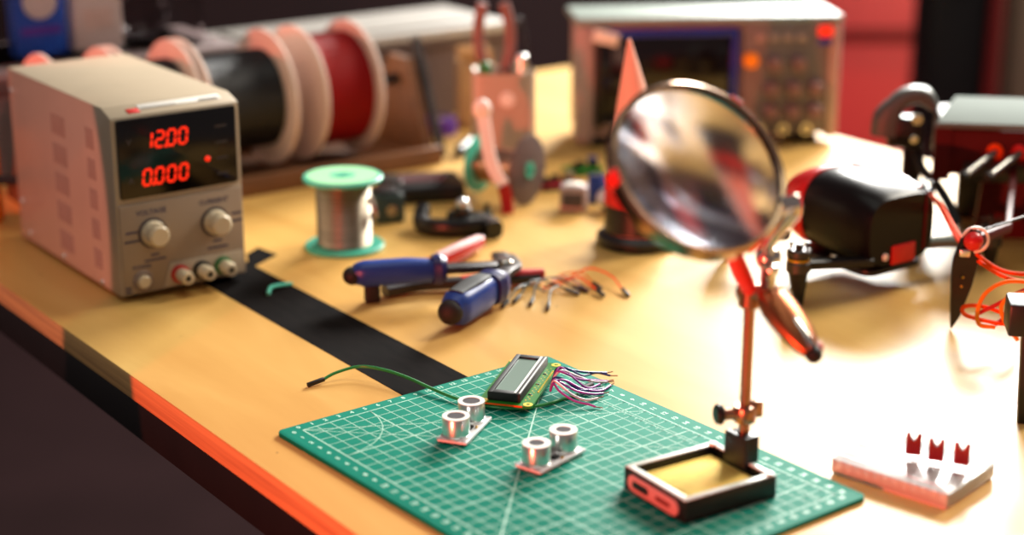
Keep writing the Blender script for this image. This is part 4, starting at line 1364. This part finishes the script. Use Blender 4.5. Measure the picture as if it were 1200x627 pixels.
# tapered leg with red ball joint
YL = 1.2
leg_o = [(.3215, .0005), (.3200, .018), (.3190, .040), (.3195, .055), (.3240, .070), (.3300, .0775), (.3365, .0760), (.3400, .0690), (.3385, .0560), (.3340, .0330), (.3270, .0100)]
lg_ = MB()
t = bmesh.new()
vs = [t.verts.new(rl_(x, YL - .002, z)) for x, z in leg_o]
f = t.faces.new(vs)
r = bmesh.ops.extrude_face_region(t, geom=[f])
bmesh.ops.translate(t, vec=tuple(RZ(math.radians(9)) @ Vector((0, .0045, 0))), verts=[v_ for v_ in r['geom'] if isinstance(v_, bmesh.types.BMVert)])
bmesh.ops.bevel(t, geom=list(t.edges), offset=.0006, segments=1, profile=.5, affect='EDGES')
lg_._take(t)
leg = lg_.build('leg', M['blackpl'], rb)
MB().ball(rl_(.3315, YL - .005, .0690), .0070).build('ball_joint', M['redpl'], leg)
MB().lathe([(.0080, 0), (.0100, 0), (.0100, .0016), (.0080, .0016), (.0080, 0)], TR(rl_(.3340, YL - .0005, .0690)) @ RX(PI / 2), 30).build('washer', M['white'], leg)
MB().box(rl_(.3262, YL - .0045, .0600), (.0075, .0035, .0055), .0008).build('joint_plate', M['alum'], leg)
for dx, dz in ((.3268, .041), (.3262, .034)):
    MB().ball(rl_(dx, YL - .0025, dz), .0011).build('rivet', M['brass'], leg)
MB().cyl(rl_(.3335, YL, .0740), rl_(.420, YL + .045, .0860), .0009).build('linkage_rod', M['darkmetal'], leg)
MB().sweep([rl_(.334, YL + .004, .066), rl_(.375, YL + .06, .060), rl_(.420, YL + .21, .066)], .0030, .0040, seg=12, power=3).build('upper_link', M['darkred'], rb)
# near leg: servo box over a straight post
MB().box(rl_(.3255, 1.025, .0720), (.032, .026, .021), .0015).build('servo', M['blackpl'], rb)
MB().prism([(-.0045, 0), (.0045, 0), (.0070, .060), (-.0070, .060)], -.004, .004, TR(rl_(.3265, 1.025, .0005)) @ RX(PI / 2), .0006).build('near_leg', M['blackpl'], rb)
MB().sweep([rl_(.335, 1.03, .0720), rl_(.372, 1.11, .070), rl_(.42, 1.24, .070), rl_(.430, 1.39, .075)], .007, .008, seg=12, power=3).build('near_link', M['darkred'], rb)
# servo cables
cab = [('orangewire', [(.3470, 1.392, .0490), (.3400, 1.330, .0560), (.3330, 1.240, .0560), (.3400, 1.190, .0520), (.3600, 1.170, .0470), (.4000, 1.170, .0470)]),
       ('orangewire', [(.3480, 1.390, .0500), (.3390, 1.320, .0600), (.3310, 1.230, .0620), (.3350, 1.200, .0585), (.3550, 1.180, .0500), (.4000, 1.180, .0500)]),
       ('yellowwire', [(.3700, 1.160, .0490), (.3480, 1.160, .0500), (.3340, 1.160, .0420), (.3290, 1.160, .0290), (.3310, 1.160, .0180), (.3420, 1.160, .0160)]),
       ('yellowwire', [(.3700, 1.150, .0450), (.3520, 1.150, .0440), (.3430, 1.150, .0370), (.3440, 1.150, .0270), (.3500, 1.150, .0180), (.3560, 1.150, .0100)]),
       ('orangewire', [(.3700, 1.155, .0220), (.3480, 1.155, .0200), (.3250, 1.170, .0210), (.3230, 1.175, .0260), (.3330, 1.165, .0300), (.3470, 1.155, .0270), (.3580, 1.150, .0170)]),
       ('redpl', [(.3300, 1.165, .0240), (.3420, 1.158, .0340), (.3540, 1.155, .0430), (.3700, 1.155, .0500)]),
       ('redpl', [(.3420, 1.160, .0180), (.3520, 1.156, .0270), (.3700, 1.152, .0370)])]
for m, pts in cab:
    MB().sweep(cat_rom([rl_(*q) for q in pts], 9), .0015, seg=9).build('cable', M[m], rb)

# ================================================================== dark things on the floor
fs = thing('stool', 'charcoal fabric stool on the floor left of the bench', 'stool', (-.588, 1.05, 0), 0, on_bench=False)
MB().lathe([(0, .585), (.155, .585), (.168, .592), (.172, .61), (.168, .634), (.15, .645), (0, .647)], None, 48).build('seat', M['greyfab'], fs)
MB().cyl((0, 0, .06), (0, 0, .584), .022).build('post', M['blackpl'], fs)
for k in range(5):
    a = 2 * PI * k / 5 + .3
    MB().sweep([(0, 0, .075), (.15 * math.cos(a), .15 * math.sin(a), .062), (.25 * math.cos(a), .25 * math.sin(a), .052)], .018, .012, seg=10, power=3).build('foot_arm', M['blackpl'], fs)
    MB().ball((.24 * math.cos(a), .24 * math.sin(a), .022), .0218, (1, 1, 1)).build('caster', M['blackrub'], fs)
bgx = thing('tool_bag', 'black tool bag with loop handle on the floor under the bench', 'bag', (-.20, 1.40, 0), math.radians(20), on_bench=False)
MB().box((0, 0, .10), (.36, .20, .20), .04, seg=4).build('body', M['blackrub'], bgx)
MB().sweep(cat_rom([(-.10, 0, .19), (-.08, 0, .26), (0, 0, .285), (.08, 0, .26), (.10, 0, .19)], 7), .012, seg=10).build('handle', M['greyfab'], bgx)
MB().box((0, -.10, .10), (.22, .012, .10), .005).build('pocket', M['greyfab'], bgx)

# ================================================================== light
def area(name, loc, target, size, power, color, sy=None):
    d = bpy.data.lights.new(name, 'AREA')
    d.energy = power
    d.color = color
    d.size = size
    if sy:
        d.shape = 'RECTANGLE'
        d.size_y = sy
    o = bpy.data.objects.new(name, d)
    C.objects.link(o)
    o.location = loc
    o.rotation_euler = (Vector(target) - Vector(loc)).to_track_quat('-Z', 'Y').to_euler()
    return o


def spot(name, loc, target, half, power, color, blend=0.0, rad=.004):
    d = bpy.data.lights.new(name, 'SPOT')
    d.energy = power
    d.color = color
    d.spot_size = 2 * math.radians(half)
    d.spot_blend = blend
    d.shadow_soft_size = rad
    o = bpy.data.objects.new(name, d)
    C.objects.link(o)
    o.location = loc
    o.rotation_euler = (Vector(target) - Vector(loc)).to_track_quat('-Z', 'Y').to_euler()
    return o


# warm white studio lights from the back right
area('softbox', (1.75, 2.45, T + 1.55), (.15, 1.1, T), .6, 70, (1.0, .93, .80), .8)
area('window_light', (1.40, 4.45, T + 1.50), (.25, 1.0, T), 1.4, 395, (1.0, .98, .92), 1.0)
# overhead room light
area('ceiling_panel', (-.1, .9, T + 2.0), (0, 1.1, T), 1.4, 9, (.93, 1.0, .88))
# red lamp at the front left as two cones; their gap imitates a shadow
lx, ly = bench(-.60, .33)
def dirpt(deg):
    a = ANG + math.radians(deg)
    return (lx + math.cos(a), ly + math.sin(a), T + .055)
RED = (1.0, .115, .060)
spot('red_lamp', (lx, ly, T + .055), dirpt(2.0), 32.8, 85, RED)
spot('red_lamp', (lx, ly, T + .055), dirpt(54.8), 16.0, 58, (1.0, .30, .25))
qx, qy = bench(-.10, 1.80)
spot('red_lamp', (qx, qy, T + .34), (*bench(.74, 1.478), T + .085), 13, 22, (1.0, .17, .10), .3)  # unseen red lamp further left, added to redden the spool flanges
# red light on the panel behind
area('red_wash', (.62, 2.7, .25), (.74, 3.55, .85), .3, 4.5, (1.0, .26, .27))

w = bpy.data.worlds.new('room_ambient')
bpy.context.scene.world = w
w.use_nodes = True
w.node_tree.nodes['Background'].inputs[0].default_value = (.95, .80, .78, 1)
w.node_tree.nodes['Background'].inputs[1].default_value = .20

# ================================================================== camera
cam = bpy.data.cameras.new('camera')
cam.sensor_width = 36
cam.lens = 36 * 2036.3 / 1200
cam.clip_start = .02
co = bpy.data.objects.new('camera', cam)
C.objects.link(co)
co.location = (0, 0, T + .4307)
co.rotation_euler = (math.radians(90 - 17.706), 0, 0)
cam.dof.use_dof = True
cam.dof.focus_distance = 1.145
cam.dof.aperture_fstop = 2.9
sc_ = bpy.context.scene
sc_.camera = co
sc_.view_settings.view_transform = 'Standard'
sc_.view_settings.look = 'None'
sc_.view_settings.exposure = 0.0
sc_.view_settings.gamma = 1.0
sc_.view_settings.use_curve_mapping = False
